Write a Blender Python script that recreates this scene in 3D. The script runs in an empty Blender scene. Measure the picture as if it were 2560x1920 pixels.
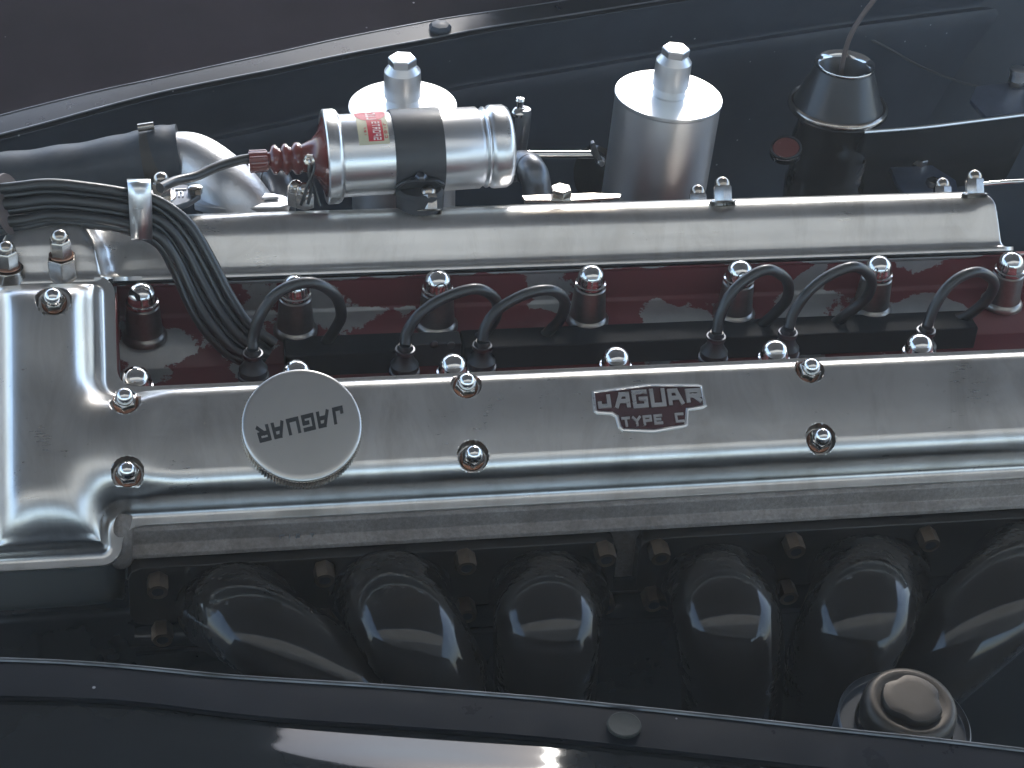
import bpy, bmesh, math, random
import numpy as np
from mathutils import Vector, Matrix
random.seed(7)
R = math.radians
S = 0.01                      # everything below is written in centimetres
# ------------------------------------------------------------------ camera
F = 4800.0                    # focal length in photograph pixels
def nz(v): v = np.array(v, float); return v/np.linalg.norm(v)
AX = nz([29970, -1317, 4800]); AZ = -nz([-480, 6590, 4800]); AZ = nz(AZ-AX*np.dot(AX, AZ)); AY = np.cross(AZ, AX)
M3 = np.array([AX, AY, AZ])
CAPW = np.array([15.0, -9.5, 10.0])
CAM = CAPW-M3@(np.array([(755-1280)/F, (1060-960)/F, 1])*117.6)
def ray(px, py): return M3@np.array([(px-1280)/F, (py-960)/F, 1])
def at(px, py, **k):
    r = ray(px, py); (a, v), = k.items(); i = 'xyz'.index(a)
    return CAM+(v-CAM[i])/r[i]*r
def on(px, py, o, n):
    r = ray(px, py); return CAM+np.dot(np.array(o)-CAM, n)/np.dot(r, n)*r
sc = bpy.context.scene
cd = bpy.data.cameras.new('camera'); co = bpy.data.objects.new('camera', cd); sc.collection.objects.link(co)
right, down, fwd = M3[:, 0], M3[:, 1], M3[:, 2]
co.matrix_world = Matrix(((right[0], -down[0], -fwd[0], CAM[0]*S), (right[1], -down[1], -fwd[1], CAM[1]*S),
                          (right[2], -down[2], -fwd[2], CAM[2]*S), (0, 0, 0, 1)))
cd.sensor_width = 36; cd.lens = F/2560*36; cd.clip_start = 0.02; cd.clip_end = 200
cd.dof.use_dof = False
sc.camera = co
# ------------------------------------------------------------------ light
SUN_EL, SUN_AZ = R(39), R(20)          # the light comes from behind the engine and a little from the right
w = bpy.data.worlds.new('World'); sc.world = w; w.use_nodes = True
nt = w.node_tree; bg = nt.nodes['Background']; sky = nt.nodes.new('ShaderNodeTexSky')
sky.sky_type = 'NISHITA'; sky.sun_disc = False; sky.sun_elevation = SUN_EL; sky.sun_rotation = SUN_AZ
sky.air_density = 1.2; sky.dust_density = 1.2; sky.ozone_density = 2.0
nt.links.new(sky.outputs[0], bg.inputs[0]); bg.inputs[1].default_value = 0.15
sl = bpy.data.lights.new('sun', 'SUN'); sl.energy = 1.6; sl.angle = R(14); sl.color = (1, .97, .92)
so = bpy.data.objects.new('sun', sl); sc.collection.objects.link(so)
sdir = Vector((math.sin(SUN_AZ)*math.cos(SUN_EL), math.cos(SUN_AZ)*math.cos(SUN_EL), math.sin(SUN_EL)))
so.rotation_euler = sdir.to_track_quat('Z', 'Y').to_euler(); so.location = (0, 0, 5)
vs = sc.view_settings; vs.view_transform = 'Standard'; vs.look = 'None'; vs.exposure = 1.9; vs.gamma = 1
sc.render.film_transparent = False
sc.cycles.max_bounces = 8; sc.cycles.sample_clamp_indirect = 6; sc.cycles.caustics_reflective = False
# ------------------------------------------------------------------ materials
class NB:
    def __init__(s, name):
        s.m = bpy.data.materials.new(name); s.m.use_nodes = True; s.t = s.m.node_tree
        s.b = s.t.nodes['Principled BSDF']; s.tc = s.t.nodes.new('ShaderNodeTexCoord')
        g = s.t.nodes.new('ShaderNodeNewGeometry'); s.pos = g.outputs['Position']
    def n(s, k, **kw):
        x = s.t.nodes.new(k)
        for a, b in kw.items(): setattr(x, a, b)
        return x
    def l(s, a, b): s.t.links.new(a, b)
    def vec(s, scale=(1, 1, 1)):
        m = s.n('ShaderNodeMapping'); m.inputs['Scale'].default_value = scale; s.l(s.tc.outputs['Object'], m.inputs[0]); return m.outputs[0]
    def noise(s, sc_, det=3, rough=.55, scale=(1, 1, 1), dist=0):
        x = s.n('ShaderNodeTexNoise'); x.inputs['Scale'].default_value = sc_; x.inputs['Detail'].default_value = det
        x.inputs['Roughness'].default_value = rough; x.inputs['Distortion'].default_value = dist; s.l(s.vec(scale), x.inputs['Vector']); return x.outputs['Fac']
    def ramp(s, f, stops):
        r = s.n('ShaderNodeValToRGB'); e = r.color_ramp.elements
        while len(e) < len(stops): e.new(.5)
        for i, (p, c) in enumerate(stops):
            e[i].position = p; e[i].color = (c, c, c, 1) if isinstance(c, (int, float)) else (*c, 1)
        s.l(f, r.inputs[0]); return r.outputs[0]
    def mix(s, f, a, b, mode='MIX'):
        x = s.n('ShaderNodeMix', data_type='RGBA', blend_type=mode)
        if hasattr(f, 'links'): s.l(f, x.inputs[0])
        else: x.inputs[0].default_value = f
        for i, v in ((6, a), (7, b)):
            if hasattr(v, 'links'): s.l(v, x.inputs[i])
            else: x.inputs[i].default_value = (*v, 1)
        return x.outputs[2]
    def math(s, op, a, b=0.0, c=None):
        x = s.n('ShaderNodeMath', operation=op)
        for i, v in enumerate((a, b)+((c,) if c is not None else ())):
            if hasattr(v, 'links'): s.l(v, x.inputs[i])
            else: x.inputs[i].default_value = v
        return x.outputs[0]
    def set(s, **k):
        for a, v in k.items():
            i = s.b.inputs[a.replace('_', ' ')]
            if hasattr(v, 'links'): s.l(v, i)
            elif isinstance(v, tuple): i.default_value = (*v, 1)
            else: i.default_value = v
    def bump(s, h, st, dist=.001, prev=None):
        b = s.n('ShaderNodeBump'); b.inputs['Strength'].default_value = st; b.inputs['Distance'].default_value = dist
        s.l(h, b.inputs['Height'])
        if prev: s.l(prev, b.inputs['Normal'])
        s.l(b.outputs[0], s.b.inputs['Normal']); return b.outputs[0]
def metal(name, col, col2, r0, r1, brush=(1, 14, 14), bs=90, bst=.04, pits=False, spots=0.0, scale=9):
    k = NB(name); cl = k.noise(scale, 5, .6)
    c = k.mix(k.ramp(cl, [(.3, 0.), (.72, 1.)]), col, col2)
    if spots:
        sp = k.noise(160, 2, .5); m = k.ramp(sp, [(.74, 0.), (.79, spots)]); c = k.mix(m, c, (.12, .10, .08))
    k.set(Base_Color=c, Metallic=1.0)
    st = k.noise(bs, 3, .6, brush)
    if name == 'polished_aluminium':
        sk_ = k.ramp(k.noise(6, 5, .7, (5, 2.0, 2.0), .8), [(.46, 0.), (.70, .42)]); c2 = k.mix(sk_, c, (.40, .375, .34)); k.l(c2, k.b.inputs['Base Color'])
    rr = k.math('MULTIPLY_ADD', st, (r1-r0)*.6, r0); rr = k.math('MULTIPLY_ADD', k.noise(scale*2.3, 6, .65), (r1-r0)*.9, k.math('SUBTRACT', rr, (r1-r0)*.25))
    k.l(rr, k.b.inputs['Roughness'])
    n = k.bump(st, bst, .0006)
    n = k.bump(k.noise(14, 2, .5), .12, .0012, n)
    if pits: k.bump(k.noise(420, 4, .7), .35, .0008, n)
    return k.m
MT = {}
MT['cover'] = metal('polished_aluminium', (.76, .75, .73), (.60, .585, .56), .22, .40, brush=(1, 10, 10), spots=.25)
MT['satin'] = metal('satin_aluminium', (.82, .82, .82), (.70, .70, .70), .22, .38, brush=(.6, 9, 9), bst=.03)
MT['spun'] = metal('spun_aluminium', (.80, .80, .80), (.70, .70, .70), .30, .46, brush=(16, 16, .5), bst=.05)
MT['capm'] = metal('cap_alloy', (.70, .69, .67), (.58, .57, .54), .26, .42, brush=(3, 3, 3), spots=.4)
MT['cast0'] = metal('rough_cast_aluminium', (.42, .39, .37), (.26, .235, .225), .42, .68, brush=(1, 1, 1), bs=300, bst=.5, pits=True, spots=.7, scale=22)
def rough_cast():
    k = NB('rough_sand_cast_alloy'); a = k.noise(30, 5, .7); f = k.noise(330, 5, .75)
    c = k.mix(k.ramp(a, [(.35, 0.), (.65, 1.)]), (.27, .232, .205), (.42, .375, .34)); c = k.mix(k.ramp(f, [(.35, .55), (.7, 0.)]), c, (.10, .085, .075))
    k.set(Base_Color=c, Metallic=.35, Roughness=.55); n = k.bump(f, .8, .0009); k.bump(a, .4, .001, n); return k.m
MT['cast'] = rough_cast()
MT['castb'] = metal('bright_cast_aluminium', (.75, .76, .78), (.55, .56, .6), .3, .5, brush=(1, 1, 1), bs=150, bst=.3, pits=True)
MT['chrome'] = metal('nickel_plate', (.80, .79, .77), (.62, .60, .57), .05, .16, brush=(1, 1, 1), bst=.02, scale=60)
MT['chromew'] = metal('worn_nickel_plate', (.62, .58, .52), (.32, .27, .23), .12, .3, brush=(1, 1, 1), bst=.1, scale=70)
MT['sleeve'] = metal('stained_steel_sleeve', (.40, .385, .36), (.20, .18, .16), .22, .42, brush=(1, 1, 1), bst=.15, scale=30)
MT['dsteel'] = metal('blackened_steel', (.20, .21, .23), (.08, .085, .09), .25, .5, brush=(1, 1, 1), bst=.15, scale=30)
MT['brass'] = metal('tarnished_brass', (.20, .14, .095), (.09, .068, .052), .42, .65, brush=(1, 1, 1), bst=.25, pits=True, scale=50)
MT['copper'] = metal('copper', (.40, .20, .13), (.18, .10, .07), .25, .45, brush=(1, 1, 1), bst=.1, scale=60)
MT['bronze'] = metal('dull_bronze', (.105, .095, .085), (.07, .063, .056), .38, .55, brush=(1, 1, 1), bst=.1, spots=.5, scale=20)
def paint(name, col, rough=.25, coat=1.0, cr=.06, dust=.0, bumpst=.05, col2=None, spec=.5):
    k = NB(name)
    c = k.mix(k.ramp(k.noise(11, 5, .6), [(.35, 0.), (.7, 1.)]), col, col2 or tuple(x*1.5 for x in col))
    if dust:
        v = k.n('ShaderNodeTexVoronoi'); v.inputs['Scale'].default_value = 55; k.l(k.vec(), v.inputs['Vector'])
        m = k.ramp(v.outputs['Distance'], [(.035, dust), (.06, 0.)])
        m2 = k.math('MULTIPLY', m, k.ramp(k.noise(24, 2), [(.52, 0.), (.6, 1.)])); c = k.mix(m2, c, (.55, .56, .58))
    k.set(Base_Color=c, Coat_Weight=coat, Coat_Roughness=cr, Specular_IOR_Level=spec)
    k.l(k.math('MULTIPLY_ADD', k.noise(30, 5, .65), .2, rough-.08), k.b.inputs['Roughness'])
    k.bump(k.noise(60, 3), bumpst, .0007); return k.m
MT['navy'] = paint('dark_blue_bay_paint', (.026, .035, .050), .5, .12, .3, dust=.9, col2=(.045, .058, .080))
MT['case2'] = paint('worn_grey_paint', (.022, .024, .022), .6, .0, .3, col2=(.05, .053, .048), bumpst=.8, spec=.2)
MT['band'] = paint('dull_brown_band', (.045, .040, .034), .5, .1, .3, col2=(.075, .065, .055))
MT['flangep'] = paint('dark_flange_paint', (.007, .0085, .012), .28, .0, .15, dust=.6, spec=.3, bumpst=.03)
MT['cone'] = paint('dark_spun_steel', (.035, .038, .042), .35, .4, .15, spec=.5)
MT['blackp'] = paint('black_gloss_paint', (.010, .0115, .013), .4, .8, .07, dust=.6, bumpst=.01, spec=.0)
MT['brownp'] = paint('dark_brown_black_paint', (.019, .015, .019), .5, .55, .05, dust=.9, spec=.0, bumpst=.01)
MT['enamel'] = paint('black_stove_enamel', (.012, .011, .010), .3, 1.0, .015, bumpst=.6, col2=(.020, .016, .013), spec=.05)
MT['matt'] = paint('matt_black_box', (.012, .013, .015), .75, 0.0, .3, spec=.2)
MT['rubber'] = paint('black_rubber', (.012, .013, .014), .42, .55, .14)
MT['cloth'] = paint('black_rubber_sleeve', (.018, .020, .022), .42, .25, .3)
MT['hose'] = paint('grey_black_rubber_hose', (.022, .026, .032), .5, .05, .3, col2=(.075, .085, .10), bumpst=.5)
MT['bake'] = paint('dark_red_bakelite', (.16, .030, .024), .22, .6, .08, col2=(.20, .045, .035))
MT['blackm'] = paint('matt_black_strap', (.030, .031, .034), .45, .1, .3, col2=(.055, .056, .06))
MT['brownr'] = paint('brown_fibre', (.11, .085, .08), .55, .1, .3)
MT['ink'] = paint('black_filled_lettering', (.012, .012, .013), .6, .0, .3)
MT['redfill'] = paint('worn_dark_red_fill', (.034, .009, .011), .55, .05, .3, col2=(.075, .018, .02), bumpst=.4)
MT['cream'] = paint('aged_cream_sticker', (.60, .56, .40), .5, .2, .3, col2=(.52, .47, .31))
MT['stred'] = paint('red_sticker_print', (.60, .035, .05), .45, .2, .3, col2=(.55, .05, .07))
MT['stwhite'] = paint('white_sticker_print', (.72, .55, .52), .5, .1, .3)
def flaked():
    k = NB('flaking_dark_red_paint')
    sep = k.n('ShaderNodeSeparateXYZ'); k.l(k.tc.outputs['Object'], sep.inputs[0])
    z = sep.outputs[2]; x = sep.outputs[0]
    big = k.noise(15, 2, .5, (1, 1, 1), .5); fine = k.noise(120, 5, .7)
    v = k.math('ADD', big, k.math('MULTIPLY', k.math('SUBTRACT', fine, .5), .20))
    y = sep.outputs[1]
    # the ledge under the far cover has lost most of its paint, the rest only chips
    mr = k.n('ShaderNodeMapRange'); mr.clamp = True
    mr.inputs[1].default_value = .0730; mr.inputs[2].default_value = .0708; k.l(z, mr.inputs[0]); led = mr.outputs[0]
    mr2 = k.n('ShaderNodeMapRange'); mr2.clamp = True
    mr2.inputs[1].default_value = .026; mr2.inputs[2].default_value = .030; k.l(y, mr2.inputs[0]); led = k.math('MULTIPLY', led, mr2.outputs[0])
    edge = k.n('ShaderNodeMapRange'); edge.clamp = True; edge.inputs[1].default_value = .0945; edge.inputs[2].default_value = .0985; k.l(z, edge.inputs[0])
    v = k.math('ADD', v, k.math('MULTIPLY', led, .07)); v = k.math('ADD', v, k.math('MULTIPLY', edge.outputs[0], .16))
    m = k.ramp(v, [(.605, 0.), (.617, 1.)])
    red = k.mix(k.noise(40, 4), (.125, .022, .026), (.18, .038, .042)); alu = k.mix(k.noise(90, 4), (.30, .31, .31), (.46, .47, .46))
    k.set(Base_Color=k.mix(m, red, alu)); k.l(k.math('MULTIPLY', m, .75), k.b.inputs['Metallic'])
    k.l(k.math('MULTIPLY_ADD', m, .05, .50), k.b.inputs['Roughness'])
    n = k.bump(m, .5, -.0004); k.bump(fine, .15, .0004, n); return k.m
MT['flake'] = flaked()
def asphalt():
    k = NB('ground_paving'); c = k.mix(k.noise(3, 6, .7), (.05, .048, .045), (.09, .082, .072)); k.set(Base_Color=c, Roughness=.8); k.bump(k.noise(200, 3), .4, .003); return k.m
MT['ground'] = asphalt()
# ------------------------------------------------------------------ object helpers
COL = sc.collection
class Thing:
    def __init__(s, name, label, cat, base, group=None):
        o = bpy.data.objects.new(name, None); COL.objects.link(o); s.b = np.array(base, float)
        o.location = Vector(s.b*S); o.empty_display_size = .01; o['label'] = label; o['category'] = cat
        if group: o['group'] = group
        s.o = o
def mk(name, V, Fc, mat, smooth=True, ang=38, uv=None):
    me = bpy.data.meshes.new(name); me.from_pydata([tuple(v) for v in V], [], [tuple(f) for f in Fc]); me.materials.append(mat)
    bm = bmesh.new(); bm.from_mesh(me); bmesh.ops.recalc_face_normals(bm, faces=bm.faces); bm.to_mesh(me); bm.free()
    me.shade_smooth() if smooth else me.shade_flat()
    if smooth: me.set_sharp_from_angle(angle=R(ang))
    return me
def part(T, name, VF, mat, parent=None, bevel=0, smooth=True, ang=38, label=None, seg=2, solid=0):
    V = (np.array(VF[0], float)-T.b)*S
    o = bpy.data.objects.new(name, mk(name, V, VF[1], MT[mat], smooth, ang)); COL.objects.link(o); o.parent = parent or T.o
    if solid: s_ = o.modifiers.new('solid', 'SOLIDIFY'); s_.thickness = solid*S; s_.offset = -1
    if bevel: b = o.modifiers.new('bevel', 'BEVEL'); b.width = bevel*S; b.segments = seg; b.limit_method = 'ANGLE'; b.angle_limit = R(30); b.harden_normals = True
    if label: o['label'] = label
    return o
def inst(T, name, me, p, Rm=None, parent=None, label=None, sub=()):
    """a shared mesh at world point p (cm), local axes = columns of Rm; sub = [(name, mesh)]"""
    o = bpy.data.objects.new(name, me); COL.objects.link(o); o.parent = parent or T.o
    q = (np.array(p, float)-T.b)*S
    m = np.eye(3) if Rm is None else Rm
    o.matrix_local = Matrix(((m[0][0], m[0][1], m[0][2], q[0]), (m[1][0], m[1][1], m[1][2], q[1]), (m[2][0], m[2][1], m[2][2], q[2]), (0, 0, 0, 1)))
    if label: o['label'] = label
    for nm, ms in sub:
        c = bpy.data.objects.new(nm, ms); COL.objects.link(c); c.parent = o
    return o
def frame(axis, up=(0, 0, 1), spin=0):
    z = nz(axis); x = np.cross(up, z)
    if np.linalg.norm(x) < 1e-3: x = np.cross((1, 0, 0), z)
    x = nz(x); y = np.cross(z, x); c, s_ = math.cos(spin), math.sin(spin)
    return np.array([x*c+y*s_, -x*s_+y*c, z]).T
def join(*L):
    V, Fc = [], []
    for v, f in L:
        b = len(V); V += [tuple(p) for p in v]; Fc += [tuple(i+b for i in q) for q in f]
    return V, Fc
def lathe(prof, o=(0, 0, 0), axis=(0, 0, 1), seg=48, rmod=None, close=True, fr=None):
    """prof = [(r, h)]"""
    m = frame(axis) if fr is None else fr; V = []; Fc = []; o = np.array(o, float)
    for i, (r, h) in enumerate(prof):
        for k in range(seg):
            a = 2*math.pi*k/seg; rr = r*(rmod(i, k) if rmod else 1)
            V.append(o+m@np.array([rr*math.cos(a), rr*math.sin(a), h]))
    n = len(prof)
    for i in range(n-1):
        for k in range(seg):
            k2 = (k+1) % seg; Fc.append((i*seg+k, i*seg+k2, (i+1)*seg+k2, (i+1)*seg+k))
    if close:
        if prof[0][0] > 1e-6: Fc.append(tuple(range(seg))[::-1])
        if prof[-1][0] > 1e-6: Fc.append(tuple((n-1)*seg+k for k in range(seg)))
    return V, Fc
def catmull(P, m=8):
    P = [np.array(p, float) for p in P]; Q = [2*P[0]-P[1]]+P+[2*P[-1]-P[-2]]; out = []
    for i in range(1, len(Q)-2):
        p0, p1, p2, p3 = Q[i-1:i+3]
        for j in range(m):
            t = j/m; out.append(.5*((2*p1)+(-p0+p2)*t+(2*p0-5*p1+4*p2-p3)*t*t+(-p0+3*p1-3*p2+p3)*t**3))
    out.append(P[-1]); return out
def tube(P, r, seg=16, m=8, smooth=True, oval=None, up=(0, 0, 1), caps=True):
    Pc = catmull(P, m) if smooth else [np.array(p, float) for p in P]; n = len(Pc)
    if callable(r): rs = [r(i/(n-1)) for i in range(n)]
    else: rs = [r]*n
    V = []; Fc = []; T0 = nz(Pc[1]-Pc[0]); x = np.cross(up, T0)
    if np.linalg.norm(x) < 1e-3: x = np.cross((1, 0, 0), T0)
    x = nz(x)
    for i, p in enumerate(Pc):
        t = nz(Pc[min(i+1, n-1)]-Pc[max(i-1, 0)]); x = nz(x-t*np.dot(x, t)); y = np.cross(t, x)
        ox, oy = oval(i/(n-1)) if oval else (1, 1)
        for k in range(seg):
            a = 2*math.pi*k/seg; V.append(p+rs[i]*(x*math.cos(a)*ox+y*math.sin(a)*oy))
    for i in range(n-1):
        for k in range(seg):
            k2 = (k+1) % seg; Fc.append((i*seg+k, i*seg+k2, (i+1)*seg+k2, (i+1)*seg+k))
    if caps: Fc += [tuple(range(seg))[::-1], tuple((n-1)*seg+k for k in range(seg))]
    return V, Fc
def box(c, s, fr=None):
    m = np.eye(3) if fr is None else fr; c = np.array(c, float); V = []
    for i in (-1, 1):
        for j in (-1, 1):
            for k in (-1, 1): V.append(c+m@np.array([i*s[0]/2, j*s[1]/2, k*s[2]/2]))
    return V, [(0, 1, 3, 2), (4, 6, 7, 5), (0, 4, 5, 1), (2, 3, 7, 6), (0, 2, 6, 4), (1, 5, 7, 3)]
def prism(P, d):
    """closed 3D polygon P extruded by vector d"""
    P = [np.array(p, float) for p in P]; d = np.array(d, float); n = len(P); V = P+[p+d for p in P]
    return V, [tuple(range(n))[::-1], tuple(range(n, 2*n))]+[(i, (i+1) % n, n+(i+1) % n, n+i) for i in range(n)]
def sheet(rows, m=8, smoothu=True, smoothv=False, mv=4):
    g = [catmull(r_, m) if smoothu else [np.array(p, float) for p in r_] for r_ in rows]
    if smoothv:
        cols = [catmull([r_[i] for r_ in g], mv) for i in range(len(g[0]))]; g = [[c[j] for c in cols] for j in range(len(cols[0]))]
    V = [p for r_ in g for p in r_]; n = len(g[0]); Fc = []
    for j in range(len(g)-1):
        for i in range(n-1): Fc.append((j*n+i, j*n+i+1, (j+1)*n+i+1, (j+1)*n+i))
    return V, Fc
# fasteners (local, cm*S, axis +Z, base at z = 0)
def lmesh(name, VF, mat, ang=38): return mk(name, np.array(VF[0], float)*S, VF[1], MT[mat], True, ang)
def hexprof(R_, prof, dome, seg=24):
    """hex body with chamfer, then a lathed dome"""
    V = []; Fc = []
    for r_, h in prof:
        for k in range(6): a = math.pi/3*k; V.append((r_*math.cos(a), r_*math.sin(a), h))
    for i in range(len(prof)-1):
        for k in range(6): k2 = (k+1) % 6; Fc.append((i*6+k, i*6+k2, (i+1)*6+k2, (i+1)*6+k))
    Fc += [tuple(range(6))[::-1], tuple((len(prof)-1)*6+k for k in range(6))]
    return join((V, Fc), lathe(dome, seg=seg)) if dome else (V, Fc)
def domep(r, z0, n=7, neck=.15): return [(r, z0-.05), (r, z0+neck)]+[(r*math.cos(i/n*math.pi/2), z0+neck+r*math.sin(i/n*math.pi/2)) for i in range(1, n)]+[(1e-5, z0+neck+r)]
ACORN = lmesh('acorn_nut', hexprof(.74, [(.68, 0), (.74, .06), (.74, .72), (.68, .82)], domep(.60, .80, neck=.1)), 'chrome')
ACORNW = lmesh('acorn_nut', hexprof(.72, [(.66, 0), (.72, .06), (.72, 1.1), (.64, 1.22)], domep(.57, 1.2, neck=.12)), 'chromew')
COPPER = lmesh('washer', lathe([(.35, -.02), (.77, -.02), (.80, .03), (.77, .1), (.35, .1)], seg=32), 'copper')
COPPERB = lmesh('washer', lathe([(.35, -.02), (.98, -.02), (1.02, .03), (.98, .09), (.35, .09)], seg=32), 'chromew')
DOME = lmesh('dome_nut', lathe([(.98, 0), (1.02, .1), (1.0, .25), (.90, .3), (.9, .55)]+[(.88*math.cos(i/10*math.pi/2), .6+.95*math.sin(i/10*math.pi/2)) for i in range(0, 10)]+[(1e-5, 1.55)], seg=40), 'chrome')
SLEEVE = lmesh('sleeve', lathe([(1.32, 0), (1.32, .25), (1.2, .45), (1.06, .55), (1.02, 1.7), (.98, 2.05), (.9, 2.1)], seg=40), 'dsteel')
BNUT = lmesh('brass_nut', join(hexprof(.70, [(.64, 0), (.70, .08), (.70, 1.1), (.64, 1.2)], None), lathe([(.62, 1.18), (.62, 1.25), (.38, 1.25), (.36, .8), (1e-5, .8)], seg=24, close=False)), 'brass')
BBORE = lmesh('bore_disc', lathe([(.365, 1.20), (.365, 1.22), (1e-5, 1.22)], seg=24), 'ink')  # black disc in the nut end, the bore's darkness put into its colour
HEXB = lmesh('hex_bolt', join(hexprof(.8, [(.78, 0), (.8, .04), (.8, .5), (.7, .58)], None)), 'chromew')
FLAT = lmesh('plug_washer', lathe([(.9, 0), (.92, .04), (.9, .1), (1e-5, .1)], seg=32), 'chromew')
# lettering: strokes on a 0..1 x 0..1 cell
GL = {'J': [[(.9, 1), (.9, 0)], [(.9, 0), (.1, 0)], [(.1, 0), (.1, .3)]], 'A': [[(0, 0), (.42, 1)], [(.42, 1), (1, 1)], [(1, 1), (1, 0)], [(.25, .42), (1, .42)]],
      'G': [[(1, 1), (0, 1)], [(0, 1), (0, 0)], [(0, 0), (1, 0)], [(1, 0), (1, .5)], [(1, .5), (.55, .5)]], 'U': [[(0, 1), (0, 0)], [(0, 0), (1, 0)], [(1, 0), (1, 1)]],
      'R': [[(0, 0), (0, 1)], [(0, 1), (1, 1)], [(1, 1), (1, .5)], [(1, .5), (0, .5)], [(.45, .5), (1, 0)]], 'T': [[(0, 1), (1, 1)], [(.5, 1), (.5, 0)]],
      'Y': [[(0, 1), (.5, .5)], [(1, 1), (.5, .5)], [(.5, .5), (.5, 0)]], 'P': [[(0, 0), (0, 1)], [(0, 1), (1, 1)], [(1, 1), (1, .45)], [(1, .45), (0, .45)]],
      'E': [[(0, 0), (0, 1)], [(0, 1), (1, 1)], [(0, .5), (.8, .5)], [(0, 0), (1, 0)]], 'C': [[(1, 1), (0, 1)], [(0, 1), (0, 0)], [(0, 0), (1, 0)]],
      'S': [[(1, 1), (0, 1)], [(0, 1), (0, .5)], [(0, .5), (1, .5)], [(1, .5), (1, 0)], [(1, 0), (0, 0)]], 'O': [[(0, 0), (0, 1)], [(0, 1), (1, 1)], [(1, 1), (1, 0)], [(1, 0), (0, 0)]],
      'L': [[(0, 1), (0, 0)], [(0, 0), (1, 0)]], 'I': [[(.5, 1), (.5, 0)]], '1': [[(.5, 1), (.5, 0)]], '2': [[(0, 1), (1, 1)], [(1, 1), (1, .5)], [(1, .5), (0, .5)], [(0, .5), (0, 0)], [(0, 0), (1, 0)]],
      'V': [[(0, 1), (.5, 0)], [(.5, 0), (1, 1)]], 'N': [[(0, 0), (0, 1)], [(0, 1), (1, 0)], [(1, 0), (1, 1)]], 'D': [[(0, 0), (0, 1)], [(0, 1), (.8, 1)], [(.8, 1), (1, .7)], [(1, .7), (1, .3)], [(1, .3), (.8, 0)], [(.8, 0), (0, 0)]],
      'A2': [[(0, 0), (.5, 1)], [(.5, 1), (1, 0)], [(.2, .38), (.8, .38)]]}
def letters(text, mapf, th, w_=.13, gap=.28, hf=None, flipA=False):
    """mapf(s, t, h) -> world point; s, t in 0..1 over the whole word; returns one (V, F) per letter"""
    out = []; n = len([c for c in text]); cw = 1/(n-gap*.9)
    asp = 1.0; cnt = 0
    for i, ch in enumerate(text):
        if ch == ' ': continue
        s0 = i*cw; s1 = s0+cw*(1-gap); L = []
        for (a, b) in GL[ch]:
            if flipA and ch == 'A' and i > 2: a = (1-a[0], a[1]); b = (1-b[0], b[1])
            cnt += 1; k0, k1 = (hf(i) if hf else (0, 1))
            ws = w_*(s1-s0); wt = w_*1.0
            A = np.array([s0+ws*.6+a[0]*(s1-s0-1.2*ws), k0+(wt*.6+a[1]*(1-1.2*wt))*(k1-k0)]); B = np.array([s0+ws*.6+b[0]*(s1-s0-1.2*ws), k0+(wt*.6+b[1]*(1-1.2*wt))*(k1-k0)])
            # perpendicular in letter metric
            d = (B-A)/np.array([s1-s0, 1.]); d = d/np.linalg.norm(d); pn = np.array([-d[1]*(s1-s0), d[0]])*w_*.62; e = d*np.array([s1-s0, 1.])*w_*.55
            q = [A-e-pn, B+e-pn, B+e+pn, A-e+pn]; hh = th+.0015*(cnt % 7)
            nseg = 5; rows = []
            for side in (q[0], q[3]), (q[1], q[2]): rows.append(side)
            V = []; 
            for j in range(nseg+1):
                f = j/nseg
                for (p_, r_) in ((q[0], q[1]), (q[3], q[2])):
                    c = p_*(1-f)+r_*f; V.append(mapf(c[0], c[1], 0)); V.append(mapf(c[0], c[1], hh))
            Fc = []
            for j in range(nseg):
                b0 = j*4; b1 = b0+4
                Fc += [(b0+1, b1+1, b1+3, b0+3), (b0, b0+2, b1+2, b1), (b0, b1, b1+1, b0+1), (b0+2, b0+3, b1+3, b1+2)]
            Fc += [(0, 1, 3, 2), (nseg*4, nseg*4+2, nseg*4+3, nseg*4+1)]
            L.append((V, Fc))
        out.append((ch, join(*L)))
    return out
# ================================================================== CAM COVERS
AL = R(33); N1 = np.array([0, -math.sin(AL), math.cos(AL)]); U1 = np.array([0, -math.cos(AL), -math.sin(AL)])
HT = 3.5; F0 = CAPW-2.0*N1; G0 = F0-HT*N1; G0[0] = 0; YC = 3.92
def near(x, u, h): return G0+np.array([x, 0, 0])+u*U1+h*N1
def far(x, u, h): p = near(x, u, h if h < .28 else .28+(h-.28)*1.30); return np.array([p[0], 2*YC-p[1], p[2]])
def npx(px, py, h): return on(px, py, G0+h*N1, N1)
def rbox(x, u, x0, x1, u0, u1, r):
    cx, cu = (x0+x1)/2, (u0+u1)/2; qx = np.abs(x-cx)-(x1-x0)/2+r; qu = np.abs(u-cu)-(u1-u0)/2+r
    return -(np.hypot(np.maximum(qx, 0), np.maximum(qu, 0))+np.minimum(np.maximum(qx, qu), 0)-r)
def smax(a, b, k): h = np.clip(.5+.5*(a-b)/k, 0, 1); return b*(1-h)+a*h+k*h*(1-h)
def sstep(a, b, x): t = np.clip((x-a)/(b-a), 0, 1); return t*t*(3-2*t)
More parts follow.
